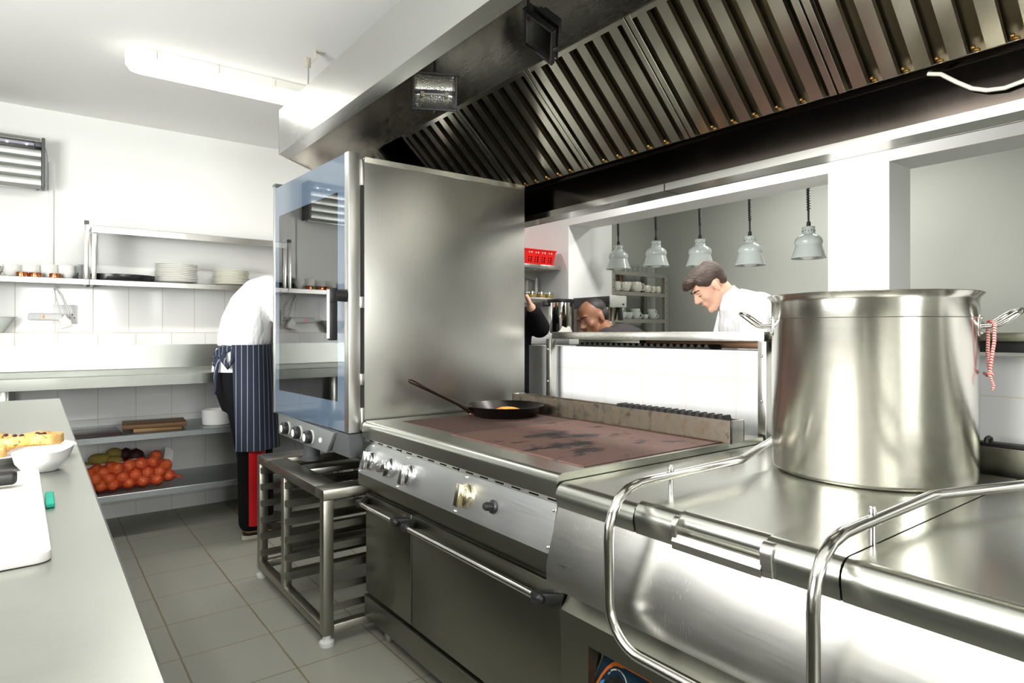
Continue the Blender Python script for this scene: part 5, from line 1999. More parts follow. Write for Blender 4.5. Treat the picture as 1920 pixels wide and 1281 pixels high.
def hand(q, w, d, n, curl=0.5, sc=1.0, thumb=1):
    """w wrist point, d direction of the fingers, n back-of-hand normal"""
    d = Vector(d).normalized()
    n = Vector(n)
    n = (n - d * n.dot(d)).normalized()
    s_ = d.cross(n)
    w = Vector(w)
    T = Matrix(((d.x, s_.x, n.x, 0), (d.y, s_.y, n.y, 0), (d.z, s_.z, n.z, 0), (0, 0, 0, 1)))
    q.ball(w + d * 0.045 * sc, (0.052 * sc, 0.040 * sc, 0.015 * sc), T, 16, 12)
    for i, (o, L) in enumerate(((-0.029, 0.060), (-0.0095, 0.074), (0.010, 0.079), (0.0295, 0.070))):
        p0 = w + d * (0.080 + (0.006 if i in (1, 2) else 0)) * sc + s_ * o * sc * thumb * -1
        a = curl * 0.6
        p1 = p0 + (d * math.cos(a) - n * math.sin(a)) * L * 0.45 * sc
        a += curl * 0.9
        p2 = p1 + (d * math.cos(a) - n * math.sin(a)) * L * 0.32 * sc
        a += curl * 0.7
        p3 = p2 + (d * math.cos(a) - n * math.sin(a)) * L * 0.24 * sc
        q.capsule(p0 - d * 0.02, p1, 0.0092 * sc, 0.0085 * sc, 10)
        q.capsule(p1, p2, 0.0085 * sc, 0.0078 * sc, 10)
        q.capsule(p2, p3, 0.0078 * sc, 0.007 * sc, 10)
    t0 = w + d * 0.022 * sc + s_ * 0.028 * sc * thumb
    t1 = t0 + (d * 0.7 + s_ * 0.6 * thumb - n * 0.2) * 0.040 * sc
    t2 = t1 + (d * 0.95 + s_ * 0.15 * thumb - n * 0.3) * 0.032 * sc
    q.capsule(t0, t1, 0.014 * sc, 0.0105 * sc, 10)
    q.capsule(t1, t2, 0.0105 * sc, 0.008 * sc, 10)


def limb(q, pts, rad):
    for (a, b, r0, r1) in zip(pts, pts[1:], rad, rad[1:]):
        q.capsule(a, b, r0, r1, 16)


def ring_loft(q, rings, seg=28):
    """rings: (centre, forward half-size, side half-size, matrix of axes)"""
    t = []
    for (c, a, b, X, Y) in rings:
        t.append([q.bm.verts.new(Vector(c) + X * a * math.cos(2 * PI * i / seg) + Y * b * math.sin(2 * PI * i / seg)) for i in range(seg)])
    for u, v in zip(t, t[1:]):
        for i in range(seg):
            q.bm.faces.new((u[i], u[(i + 1) % seg], v[(i + 1) % seg], v[i]))
    q.bm.faces.new(t[0][::-1])
    q.bm.faces.new(t[-1])


def shoe(par, heel, d, mats, L=0.285):
    d = Vector(d).normalized()
    s_ = Vector((-d.y, d.x, 0))
    h = Vector(heel)
    T = Matrix(((d.x, s_.x, 0, h.x), (d.y, s_.y, 0, h.y), (0, 0, 1, h.z), (0, 0, 0, 1)))
    out = []
    for i in range(30):
        a = 2 * PI * i / 30
        x = L / 2 + L / 2 * math.copysign(abs(math.cos(a)) ** 0.8, math.cos(a))
        y = (0.046 if x > L * 0.5 else 0.038) * math.copysign(abs(math.sin(a)) ** 0.75, math.sin(a))
        out.append((x, y))
    q = MB()
    q.prism(out, 'z', 0.0, 0.026, 0.004, 2, T)
    sole = q.build('shoe_sole', mats[1], par)
    q = MB()
    q.ball(T @ Vector((L * 0.74, 0, 0.030)), (L * 0.245, 0.042, 0.038), T.to_3x3().to_4x4())
    q.ball(T @ Vector((L * 0.40, 0, 0.040)), (L * 0.33, 0.038, 0.055), T.to_3x3().to_4x4())
    q.ball(T @ Vector((L * 0.20, 0, 0.055)), (L * 0.19, 0.036, 0.060), T.to_3x3().to_4x4())
    up_ = remesh(q, 'shoe_upper', mats[0], par, 0.006, 4)
    q = MB()
    q.tube([T @ Vector((0.004, 0.0, 0.060)), T @ Vector((0.03, -0.040, 0.052)), T @ Vector((0.10, -0.0425, 0.050)), T @ Vector((0.17, -0.044, 0.040))], [0.005, 0.006, 0.006, 0.004], 8)
    q.build('shoe_stripe', plain('brown_suede', (0.28, 0.16, 0.06), 0.8), par)
    return up_


# ---- cook at the bench: bent forward over it, white top, striped apron
c1 = thing('person', 'person in white top and striped navy apron bending over the bench behind the oven', 'person', (1.1, 4.27, 0))
A = Vector
nearY, farY = 4.165, 4.375
q = MB()
T1 = frame((1.43, 4.27, 1.56), (0.80, 0.0, -0.60), (0.6, 0, 0.8))
head(q, T1)
limb(q, [A((1.40, 4.27, 1.53)), A((1.28, 4.27, 1.55))], [0.056, 0.065])
limb(q, [A((1.22, 4.27, 1.52)), A((1.08, 4.27, 1.28)), A((1.05, 4.27, 1.02))], [0.110, 0.115, 0.11])
for y, hx, kx, ax, fwd in ((nearY, 1.03, 1.10, 1.085, 0), (farY, 1.05, 1.20, 1.22, 1)):
    limb(q, [A((hx, y * 0.7 + 4.27 * 0.3, 0.95)), A((kx, y, 0.52)), A((ax, y, 0.09))], [0.085, 0.056, 0.040])
    q.capsule(A((ax, y, 0.055)), A((ax + 0.13, y, 0.035)), 0.026, 0.018, 12)
for y, sg in ((4.08, -1), (4.40, 1)):
    limb(q, [A((1.24, y, 1.50)), A((1.34, y + 0.02 * sg, 1.23)), A((1.52, 4.27 + 0.13 * sg, 1.15))], [0.052, 0.042, 0.030])
    hand(q, (1.53, 4.27 + 0.13 * sg, 1.145), (1, -0.15 * sg, -0.25), (0, 0, 1), 0.7, 1.0, sg)
bd = remesh(q, 'body', M_skin, c1, 0.0085, 4)
q = MB()
q.ball(T1 @ Vector((-0.018, 0, 0.062)), (0.106, 0.083, 0.088), T1.to_3x3().to_4x4())
q.ball(T1 @ Vector((-0.04, 0, 0.02)), (0.080, 0.080, 0.075), T1.to_3x3().to_4x4())
remesh(q, 'hair', M_hair_k, c1, 0.008, 3)
# white top, loose, hanging over the waist
q = MB()
X = A((1, 0, 0))
Yv = A((0, 1, 0))


def tilt(a):
    return A((math.cos(R(a)), 0, math.sin(R(a))))


ring_loft(q, [(A((1.065, 4.27, 1.215)), 0.150, 0.185, X, Yv), (A((1.072, 4.27, 1.26)), 0.158, 0.190, tilt(-4), Yv), (A((1.085, 4.27, 1.36)), 0.150, 0.190, tilt(-14), Yv), (A((1.125, 4.27, 1.47)), 0.138, 0.192, tilt(-26), Yv), (A((1.185, 4.27, 1.56)), 0.118, 0.192, tilt(-40), Yv), (A((1.25, 4.27, 1.60)), 0.090, 0.180, tilt(-58), Yv), (A((1.30, 4.27, 1.595)), 0.065, 0.10, tilt(-68), Yv)])
for y, sg in ((4.085, -1), (4.385, 1)):
    limb(q, [A((1.205, y, 1.53)), A((1.275, y - 0.005, 1.37)), A((1.315, y, 1.275))], [0.078, 0.072, 0.070])
remesh(q, 'shirt', M_shirt, c1, 0.010, 6, 0.6)
q = MB()
ring_loft(q, [(A((1.035, 4.27, 1.055)), 0.152, 0.182, X, Yv), (A((1.040, 4.27, 1.13)), 0.150, 0.180, X, Yv), (A((1.055, 4.27, 1.20)), 0.145, 0.180, X, Yv)])
q.build('shirt_tail', M_shirt, c1, 60)
# trousers with red panel
q = MB()
ring_loft(q, [(A((1.055, 4.27, 0.80)), 0.110, 0.170, X, Yv), (A((1.040, 4.27, 0.93)), 0.138, 0.185, X, Yv), (A((1.035, 4.27, 1.00)), 0.148, 0.183, X, Yv), (A((1.040, 4.27, 1.075)), 0.143, 0.178, X, Yv)])
for y, hx, kx, ax in ((nearY, 1.040, 1.085, 1.080), (farY, 1.05, 1.20, 1.22)):
    limb(q, [A((hx, y * 0.8 + 4.27 * 0.2, 0.90)), A((kx, y, 0.52)), A((ax, y, 0.11))], [0.105, 0.080, 0.068])
remesh(q, 'trousers', M_blk, c1, 0.010, 5)
q = MB()


def redp(u, v):
    z = 0.10 + v * 0.47
    cx = 1.085 + 0.0 * v
    rr = 0.074 + 0.012 * v + 0.0045
    a = R(-112 + 76 * u)
    return A((cx + rr * math.cos(a), nearY + rr * math.sin(a), z + (0.035 * u if v < 0.05 else 0) - 0.02 * math.sin(3 * u) * (1 - v)))


q.grid(redp, 12, 14, 0.002)
q.build('red_stripe', M_red, c1, 60)
# apron wrapped around hips, open at the back
ka = NT('striped_apron')
spa = ka.n('ShaderNodeSeparateXYZ')
ka.l(ka.pos(obj=True), spa.inputs[0])
ang = ka.math('ARCTAN2', ka.math('SUBTRACT', spa.outputs[1], 0.0), ka.math('SUBTRACT', spa.outputs[0], -0.045))
fa = ka.math('FRACT', ka.math('MULTIPLY', ang, 6.6))
ma = ka.math('LESS_THAN', fa, 0.11)
ka.l(ka.mix(ma, (0.016, 0.021, 0.040, 1), (0.30, 0.35, 0.45, 1)), ka.b.inputs['Base Color'])
ka.b.inputs['Roughness'].default_value = 0.85
q = MB()


def apr(u, v):
    z = 1.225 - v * 0.655
    a = R(-128 + 228 * u)
    rx, ry = 0.172 + 0.020 * v, 0.204 + 0.008 * v
    cx = 1.060 + 0.035 * v
    fold = 0.006 * math.sin(a * 7) * v
    return A((cx + (rx + fold) * math.cos(a), 4.252 + (ry + fold) * math.sin(a), z))


q.grid(apr, 64, 22, 0.003)
q.build('apron', ka.m, c1, 60)
q = MB()
for i, dz in enumerate((0.0, -0.018, 0.016)):
    q.tube([A((0.965, 4.115, 1.205)), A((0.920, 4.16, 1.195 + dz)), A((0.900, 4.20, 1.165 + dz)), A((0.893, 4.24, 1.12 + dz)), A((0.90, 4.27, 1.15 + dz)), A((0.905, 4.30, 1.18))], [0.012, 0.014, 0.016, 0.016, 0.012, 0.01], 8)
q.tube([A((0.905, 4.20, 1.17)), A((0.888, 4.17, 1.10)), A((0.876, 4.15, 1.03)), A((0.874, 4.14, 0.955)), A((0.868, 4.14, 0.925))], [0.016, 0.014, 0.011, 0.009, 0.008], 8)
q.tube([A((0.925, 4.15, 1.18)), A((0.915, 4.12, 1.13)), A((0.935, 4.10, 1.09)), A((0.96, 4.09, 1.13)), A((0.96, 4.10, 1.19))], [0.014, 0.017, 0.017, 0.014, 0.01], 8)
q.build('apron_strings', ka.m, c1, 60)
M_shoe = plain('dark_brown_shoe', (0.028, 0.019, 0.014), 0.6)
M_sole = plain('cream_sole', (0.66, 0.60, 0.48), 0.7)
shoe(c1, (1.030, nearY, 0.0), (1, 0.05, 0), (M_shoe, M_sole))
shoe(c1, (1.165, farY, 0.0), (1, -0.04, 0), (M_shoe, M_sole))

# ---- cook in white leaning forward in the serving opening
f2 = A((-0.797, 0.604, 0))
l2 = A((-0.604, -0.797, 0))
B2 = A((2.80, 1.983, 0))


def p2(a, b, z):
    return B2 + f2 * a + l2 * b + A((0, 0, z))


c2 = thing('person', 'person with short brown hair in a white jacket leaning forward under the hanging lamps', 'person', (3.10, 1.74, 0))
T2 = frame(p2(0, 0, 1.533), f2 * 0.76 - A((0, 0, 0.65)) + l2 * 0.06, f2 * 0.65 + A((0, 0, 0.76))) @ Matrix.Scale(0.93, 4)
q = MB()
head(q, T2)
limb(q, [T2 @ A((-0.035, 0, -0.045)), p2(-0.085, 0, 1.475), p2(-0.14, 0, 1.42)], [0.056, 0.058, 0.075])
limb(q, [p2(-0.19, 0, 1.37), p2(-0.30, 0, 1.15), p2(-0.36, 0, 0.98)], [0.085, 0.10, 0.11])
for s_ in (-1, 1):
    limb(q, [p2(-0.17, 0.17 * s_, 1.40), p2(-0.10, 0.24 * s_, 1.13), p2(0.09, 0.16 * s_, 1.04)], [0.05, 0.04, 0.030])
    hand(q, p2(0.09, 0.16 * s_, 1.04), f2 * 1.0 - l2 * 0.2 * s_ - A((0, 0, 0.2)), A((0, 0, 1)), 0.6, 1.0, s_)
    limb(q, [p2(-0.36, 0.09 * s_, 0.93), p2(-0.32, 0.10 * s_, 0.50), p2(-0.36, 0.10 * s_, 0.09)], [0.09, 0.058, 0.042])
    q.capsule(p2(-0.36, 0.10 * s_, 0.06), p2(-0.21, 0.11 * s_, 0.04), 0.035, 0.028, 12)
remesh(q, 'body', M_skin, c2, 0.0065, 3)
face_parts(T2, c2, M_hair, False)
q = MB()
Rm2 = T2.to_3x3().to_4x4()
q.ball(T2 @ A((0.012, 0, 0.100)), (0.096, 0.074, 0.042), Rm2)
q.ball(T2 @ A((-0.052, 0, 0.062)), (0.066, 0.080, 0.078), Rm2)
q.ball(T2 @ A((-0.062, 0, 0.016)), (0.045, 0.069, 0.054), Rm2)
q.ball(T2 @ A((0.078, 0.004, 0.098)), (0.042, 0.056, 0.032), Rm2)
q.ball(T2 @ A((0.106, 0.006, 0.090)), (0.024, 0.042, 0.020), Rm2)
for s_ in (-1, 1):
    q.ball(T2 @ A((0.002, 0.062 * s_, 0.060)), (0.055, 0.018, 0.042), Rm2)
    q.ball(T2 @ A((0.040, 0.063 * s_, 0.074)), (0.035, 0.013, 0.03), Rm2)
remesh(q, 'hair', M_hair, c2, 0.006, 2)
q = MB()
u_t = (A((0, 0, 1)) * 0.80 + f2 * 0.60)          # spine direction
fw_ = (f2 * 0.80 - A((0, 0, 0.60)))              # chest direction
rg = []
for (a, z, ra, rb, k) in ((-0.40, 0.80, 0.155, 0.20, 0.15), (-0.385, 0.95, 0.155, 0.20, 0.3), (-0.335, 1.10, 0.150, 0.195, 0.6), (-0.265, 1.24, 0.155, 0.205, 0.9), (-0.195, 1.355, 0.150, 0.215, 1.0), (-0.155, 1.42, 0.125, 0.20, 1.0), (-0.125, 1.455, 0.095, 0.145, 1.0), (-0.098, 1.482, 0.072, 0.085, 1.0)):
    Xk = (f2 * (1 - 0.35 * k) - A((0, 0, 0.60 * k))).normalized()
    rg.append((p2(a, 0, z), ra, rb, Xk, l2))
ring_loft(q, rg)
q.ball(p2(-0.15, 0, 1.33), (0.105, 0.15, 0.115), frame((0, 0, 0), f2).to_3x3().to_4x4())
q.ball(p2(-0.235, 0, 1.40), (0.13, 0.16, 0.105), frame((0, 0, 0), f2).to_3x3().to_4x4())
for s_ in (-1, 1):
    limb(q, [p2(-0.185, 0.165 * s_, 1.415), p2(-0.115, 0.245 * s_, 1.13), p2(0.02, 0.185 * s_, 1.065)], [0.088, 0.066, 0.052])
remesh(q, 'jacket', M_shirt, c2, 0.009, 4)
q = MB()
cr = []
cax = (T2 @ A((-0.03, 0, -0.05)) - p2(-0.12, 0, 1.44)).normalized()
cx_ = fw_.normalized()
cc_ = p2(-0.092, 0, 1.478)
for (h_, r_) in ((-0.03, 0.082), (0.0, 0.072), (0.022, 0.066), (0.040, 0.065), (0.041, 0.060), (0.01, 0.064), (-0.03, 0.074)):
    cr.append((cc_ + cax * h_, r_, r_, cx_, l2))
ring_loft(q, cr)
q.build('collar', M_shirt, c2, 60)
q = MB()
for s_ in (-1, 1):
    limb(q, [p2(-0.37, 0.09 * s_, 0.95), p2(-0.33, 0.10 * s_, 0.50), p2(-0.36, 0.10 * s_, 0.10)], [0.115, 0.08, 0.068])
remesh(q, 'trousers', M_blk, c2, 0.011, 4)
for s_ in (-1, 1):
    shoe(c2, p2(-0.42, 0.105 * s_, 0.0), f2, (M_blk, M_rub), 0.27)

# ---- person in black behind the oven, only a raised arm shows
f3 = A((-0.55, -0.83, 0)).normalized()
c3 = thing('person', 'person in black sleeves mostly hidden behind the oven, raising a glass', 'person', (2.46, 3.30, 0))
rt = A((0.797, -0.604, 0))
B3 = A((2.455, 3.295, 0))


def p3(r_, t, z):
    return B3 + rt * r_ + f3 * t + A((0, 0, z))


q = MB()
T3 = frame(p3(-0.02, 0.02, 1.60), f3)
head(q, T3)
limb(q, [p3(-0.02, 0.0, 1.55), p3(-0.02, -0.02, 1.40)], [0.055, 0.07])
limb(q, [p3(-0.02, -0.02, 1.36), p3(-0.02, 0, 1.1), p3(-0.02, 0, 0.95)], [0.11, 0.11, 0.12])
el, hd3 = p3(0.205, 0.06, 1.335), p3(0.142, 0.16, 1.46)
limb(q, [p3(0.135, -0.02, 1.40), el, hd3], [0.048, 0.040, 0.028])
hand(q, hd3, A((0, 0, 1)) - rt * 0.35 + f3 * 0.1, rt, 0.8, 0.95, 1)
limb(q, [p3(-0.18, -0.02, 1.40), p3(-0.22, 0.0, 1.12), p3(-0.16, 0.16, 1.0)], [0.048, 0.04, 0.03])
hand(q, p3(-0.16, 0.16, 1.0), f3, A((0, 0, 1)), 0.6, 0.95, -1)
for s_ in (-1, 1):
    limb(q, [p3(-0.02 + 0.09 * s_, 0, 0.92), p3(-0.02 + 0.095 * s_, 0.02, 0.5), p3(-0.02 + 0.1 * s_, 0, 0.08)], [0.085, 0.056, 0.04])
    q.capsule(p3(-0.02 + 0.1 * s_, 0, 0.06), p3(-0.02 + 0.1 * s_, 0.14, 0.04), 0.034, 0.028, 12)
remesh(q, 'body', M_skin, c3, 0.008, 3)
face_parts(T3, c3, M_hair)
q = MB()
q.ball(T3 @ A((-0.02, 0, 0.065)), (0.105, 0.083, 0.086), T3.to_3x3().to_4x4())
q.ball(T3 @ A((-0.05, 0, 0.01)), (0.065, 0.078, 0.08), T3.to_3x3().to_4x4())
remesh(q, 'hair', M_hair, c3, 0.008, 3)
q = MB()
ring_loft(q, [(p3(-0.02, 0, 0.86), 0.14, 0.19, f3, rt), (p3(-0.02, 0, 1.1), 0.13, 0.17, f3, rt), (p3(-0.02, -0.01, 1.30), 0.135, 0.185, f3, rt), (p3(-0.02, -0.02, 1.41), 0.11, 0.17, f3, rt), (p3(-0.02, -0.01, 1.46), 0.07, 0.08, f3, rt)])
limb(q, [p3(0.125, -0.02, 1.395), el, p3(0.165, 0.13, 1.425)], [0.078, 0.070, 0.050])
limb(q, [p3(-0.17, -0.02, 1.395), p3(-0.22, 0.0, 1.12), p3(-0.17, 0.13, 1.02)], [0.075, 0.06, 0.048])
remesh(q, 'jumper', M_blk, c3, 0.010, 4)
q = MB()
for s_ in (-1, 1):
    limb(q, [p3(-0.02 + 0.09 * s_, 0, 0.92), p3(-0.02 + 0.095 * s_, 0.02, 0.5), p3(-0.02 + 0.1 * s_, 0, 0.10)], [0.11, 0.08, 0.07])
    shoe(c3, p3(-0.02 + 0.1 * s_, -0.07, 0.0), f3, (M_blk, M_rub), 0.27)
remesh(q, 'trousers', M_blk, c3, 0.011, 4)
q = MB()
gx = hd3 + A((0, 0, 0.075)) - rt * 0.055 + f3 * 0.02
q.lathe([(0, 0), (0.028, 0), (0.034, 0.09), (0.0325, 0.09), (0.027, 0.004), (0, 0.004)], (gx.x, gx.y, gx.z), 28)
tag(q.build('drinking_glass', M_glass), 'clear glass held up in the hand beside the oven panel', 'glass')

# ---- person stooping in the aisle, brown face and dark clothes just above the steel shelf
f4 = A((-0.25, 0.97, 0)).normalized()
l4 = A((-0.97, -0.25, 0)).normalized()
B4 = A((2.765, 2.80, 0))
c4 = thing('person', 'person in dark clothing stooping in the aisle in front of the coffee machine', 'person', (2.85, 2.55, 0))


def p4(a, b, z):
    return B4 + f4 * a + l4 * b + A((0, 0, z))


T4 = frame(p4(0, 0, 1.372), f4 * 0.30 - A((0, 0, 0.30)) + l4 * 0.85, A((0, 0, 0.95)) + f4 * 0.3)
q = MB()
head(q, T4)
limb(q, [T4 @ A((-0.035, 0, -0.045)), p4(-0.08, 0, 1.31), p4(-0.18, 0, 1.25)], [0.054, 0.055, 0.07])
limb(q, [p4(-0.2, 0, 1.22), p4(-0.32, 0, 1.06), p4(-0.36, 0, 0.94)], [0.11, 0.11, 0.12])
for s_ in (-1, 1):
    limb(q, [p4(-0.18, 0.16 * s_, 1.25), p4(-0.10, 0.20 * s_, 1.0), p4(0.06, 0.14 * s_, 0.95)], [0.048, 0.04, 0.03])
    hand(q, p4(0.06, 0.14 * s_, 0.95), f4, A((0, 0, 1)), 0.6, 0.95, s_)
    limb(q, [p4(-0.36, 0.09 * s_, 0.90), p4(-0.28, 0.1 * s_, 0.48), p4(-0.36, 0.1 * s_, 0.08)], [0.085, 0.056, 0.04])
    q.capsule(p4(-0.36, 0.1 * s_, 0.06), p4(-0.22, 0.1 * s_, 0.04), 0.034, 0.028, 12)
remesh(q, 'body', M_skin_b, c4, 0.0075, 3)
face_parts(T4, c4, M_hair_k, False)
q = MB()
q.ball(T4 @ A((-0.026, 0, 0.066)), (0.088, 0.077, 0.074), T4.to_3x3().to_4x4())
q.ball(T4 @ A((-0.045, 0, 0.02)), (0.065, 0.076, 0.06), T4.to_3x3().to_4x4())
remesh(q, 'hair', M_hair_k, c4, 0.0075, 2)
q = MB()
rg = []
for (a, z, ra, rb, k) in ((-0.39, 0.80, 0.14, 0.19, 0.1), (-0.375, 0.95, 0.135, 0.18, 0.3), (-0.30, 1.11, 0.135, 0.185, 0.7), (-0.21, 1.23, 0.125, 0.195, 1.0), (-0.165, 1.28, 0.10, 0.17, 1.0), (-0.12, 1.315, 0.065, 0.08, 1.0)):
    rg.append((p4(a, 0, z), ra, rb, (f4 * (1 - 0.35 * k) - A((0, 0, 0.60 * k))).normalized(), l4))
ring_loft(q, rg)
for s_ in (-1, 1):
    limb(q, [p4(-0.19, 0.155 * s_, 1.255), p4(-0.11, 0.20 * s_, 1.01), p4(0.02, 0.15 * s_, 0.965)], [0.08, 0.062, 0.05])
remesh(q, 'jumper', plain('dark_brown_cloth', (0.022, 0.017, 0.018), 0.85), c4, 0.010, 4)
q = MB()
for s_ in (-1, 1):
    limb(q, [p4(-0.36, 0.09 * s_, 0.92), p4(-0.29, 0.1 * s_, 0.48), p4(-0.36, 0.1 * s_, 0.10)], [0.11, 0.078, 0.068])
    shoe(c4, p4(-0.42, 0.1 * s_, 0.0), f4, (M_blk, M_rub), 0.26)
remesh(q, 'trousers', M_blk, c4, 0.011, 4)

# ================================================================ serving side: heat lamps, shelves, machines
M_lamp = plain('grey_enamel_shade', (0.52, 0.57, 0.545), 0.22, coat=0.4)
lp = thing('heat_lamp', 'x', 'heat lamp', (0, 0, 0), 'heat lamps above the serving opening')
q = MB()
sh_ = [(0.0905, 0.0), (0.0895, 0.004), (0.079, 0.035), (0.070, 0.066), (0.0675, 0.073), (0.0715, 0.080), (0.0735, 0.094), (0.069, 0.110), (0.056, 0.124), (0.043, 0.130), (0.036, 0.135), (0.034, 0.140), (0.033, 0.172), (0.036, 0.175), (0.030, 0.177), (0.0, 0.177)]
inn = [(0.0, 0.172), (0.030, 0.170), (0.031, 0.138), (0.052, 0.120), (0.066, 0.106), (0.0685, 0.080), (0.066, 0.068), (0.076, 0.033), (0.0865, 0.002), (0.0905, 0.0)]
q.lathe(list(reversed(sh_)) + list(reversed(inn))[1:], (0, 0, 0), 48)
s_ = q.build('lamp_shade', M_lamp, lp, 35)
q = MB()
for i in range(14):
    a = 2 * PI * i / 14
    q.ball((0.0335 * math.cos(a), 0.0335 * math.sin(a), 0.150 + (0.005 if i % 2 else 0)), 0.0028, None, 8, 6)
q.build('vent_holes', M_void, s_)
q = MB()
q.ball((0, 0, 0.022), (0.047, 0.047, 0.032))
q.build('bulb', plain('frosted_bulb', (0.75, 0.76, 0.70), 0.35), lp)
q = MB()
q.cyl((0, 0, 0.176), (0, 0, 0.205), 0.012, 0.010, 16)
q.build('collar', M_black, lp)
q = MB()
pts = [(0.0, 0, 0.20), (0.001, 0.0, 0.23), (-0.002, 0.002, 0.27)]
n_ = 220
for i in range(n_):
    t = i / (n_ - 1)
    z = 0.27 + t * 0.62
    a = t * 2 * PI * 44
    pts.append((0.0085 * math.cos(a) - 0.003 * math.sin(t * 6), 0.0085 * math.sin(a) + 0.002 * math.sin(t * 5), z))
q.tube(pts, 0.0032, 6)
q.tube([(0, 0, 0.205), (-0.003, 0.001, 0.36), (0.001, 0, 0.5), (0, 0, 0.89)], 0.0055, 8)
q.build('coiled_cord', M_black, lp, 60)
lamps = [(3.246, 1.771, 'farthest of the five, nearest the left side of the opening'), (2.891, 1.762, 'second from the far end, above the steel cup rack'), (2.527, 1.732, 'middle of the five, straight above the bent brown-haired head'), (2.168, 1.707, 'fourth from the far end, above the white jacket'), (1.805, 1.716, 'nearest the white pillar, largest in view')]
for i, (y, z, t) in enumerate(lamps):
    lab = 'pale grey heat lamp, ' + t
    if i == 0:
        l0 = (y, z, lab)
    else:
        r_ = dup(lp, (3.45, y, z), lab)
        for ch in r_.children:
            if ch.name.startswith('coiled_cord'):
                ch.scale.z = (2.60 - z) / 0.89
lp.location = (3.45, l0[0], l0[1])
for ch in lp.children:
    if ch.name.startswith('coiled_cord'):
        ch.scale.z = (2.60 - l0[1]) / 0.89
lp['label'] = l0[2]
q = MB()
q.box(3.42, 3.48, 1.55, 3.40, 2.60, 2.64, 0.003)
for y in (1.8, 3.1):
    q.cyl((3.45, y, 2.64), (3.45, y, ZC), 0.006, None, 10)
tag(q.build('lamp_rail', M_black), 'black ceiling rail from which the heat lamps hang', 'rail')

# cup rack against the far wall
cr_ = thing('cup_rack', 'grey slotted steel rack of cups in the corner beyond the heat lamps', 'rack', (4.44, 4.05, 0))
M_rack = plain('grey_rack_steel', (0.36, 0.36, 0.31), 0.45, 0.5)
RX0, RX1 = 4.06, 4.83
for x in (RX0, RX1 - 0.045):
    for y in (3.90, 4.155):
        q = MB()
        q.box(x, x + 0.045, y, y + 0.035, 0, 1.86, 0.002)
        u_ = q.build('upright', M_rack, cr_)
        if y < 4:
            q = MB()
            for k in range(9):
                q.cyl((x + 0.022, 3.8990, 1.28 + k * 0.07), (x + 0.022, 3.9015, 1.28 + k * 0.07), 0.005, None, 10)
            q.build('slots', M_void, u_)
for zt in (1.855, 1.672, 1.425, 1.10, 0.6):
    q = MB()
    q.sheet([(3.925, zt - 0.035), (3.905, zt - 0.035), (3.903, zt - 0.002), (3.906, zt), (4.135, zt)], 'x', RX0 + 0.045, RX1 - 0.045, -0.003)
    q.build('shelf_plate', M_rack, cr_, 25)
q = MB()
q.cyl((4.46, 4.168, 0), (4.46, 4.168, 1.90), 0.026, None, 20)
o = q.build('copper_pipe', plain('brown_pipe', (0.38, 0.22, 0.14), 0.3, 0.8))
tag(o, 'shiny brown pipe running up the wall behind the cup rack', 'pipe')


def cup(name, r, h, spout, jug, mat):
    root = thing(name, 'x', 'cup', (0, 0, 0))
    q = MB()
    if jug:
        pr = [(0, 0), (r * 0.62, 0), (r * 0.82, h * 0.12), (r, h * 0.45), (r * 0.95, h * 0.8), (r * 0.86, h), (r * 0.80, h), (r * 0.88, h * 0.8), (r * 0.92, h * 0.45), (r * 0.75, h * 0.14), (0, h * 0.06)]
    else:
        pr = [(0, 0), (r * 0.5, 0), (r * 0.66, h * 0.12), (r * 0.92, h * 0.55), (r, h), (r * 0.95, h), (r * 0.86, h * 0.55), (r * 0.6, h * 0.15), (0, h * 0.08)]
    q.lathe(pr, (0, 0, 0), 32)
    if spout:
        for v in q.bm.verts:
            if v.co.z > h * 0.72 and v.co.x < -r * 0.45:
                k = (-v.co.x / r) ** 4 * (v.co.z / h)
                v.co.x -= 0.35 * r * k
                v.co.z += 0.10 * h * k
    q.build('cup_body', mat, root, 60)
    q = MB()
    x0 = r * (0.86 if jug else 0.80)
    q.tube([(x0, 0, h * 0.80), (x0 + r * 0.30, 0, h * 0.86), (x0 + r * 0.55, 0, h * 0.66), (x0 + r * 0.52, 0, h * 0.40), (x0 + r * 0.25, 0, h * 0.22), (x0 - r * 0.02, 0, h * 0.24)], r * 0.085, 10)
    q.build('handle', mat, root, 60)
    return root


M_cup = plain('cream_cup', (0.70, 0.69, 0.60), 0.18, coat=0.3)
M_cup2 = plain('pale_green_white_cup', (0.62, 0.66, 0.60), 0.18, coat=0.3)
z0 = 1.6725
jug = cup('milk_jug', 0.058, 0.088, True, True, M_cup)
mug = cup('mug', 0.040, 0.080, False, True, M_cup)
items = [(mug, 4.175, 0.0, 1.1, 'leftmost mug on the middle shelf of the cup rack, half behind the upright'), (jug, 4.280, 0.0, 1.0, 'round jug with its spout turned away, second on the middle cup shelf'), (jug, 4.43, 0.0, 1.08, 'largest white jug with handle to the right on the middle cup shelf'), (jug, 4.580, 0.0, 0.80, 'small white jug to the right of the largest jug'), (mug, 4.665, 0.6, 0.82, 'small mug between the small jug and the end mug'), (mug, 4.740, 3.3, 0.85, 'small plain mug at the right end of the middle cup shelf')]
seen = set()
late = []
for (src, x, rz, sc, lab) in items:
    if src.name in seen:
        dup(src, (x, 3.955, z0), 'white ' + lab if 'white' not in lab else lab, (0, 0, rz - 0.55), (sc,) * 3, 'jugs and mugs on the middle rack shelf')
    else:
        seen.add(src.name)
        late.append((src, x, rz, sc, lab))
for (src, x, rz, sc, lab) in late:
    src.location = (x, 3.955, z0)
    src.rotation_euler = (0, 0, rz - 0.55 + (2.9 if src is jug else 0))
    src.scale = (sc,) * 3
    src['label'] = 'white ' + lab
    src['group'] = 'jugs and mugs on the middle rack shelf'
z1 = 1.4255
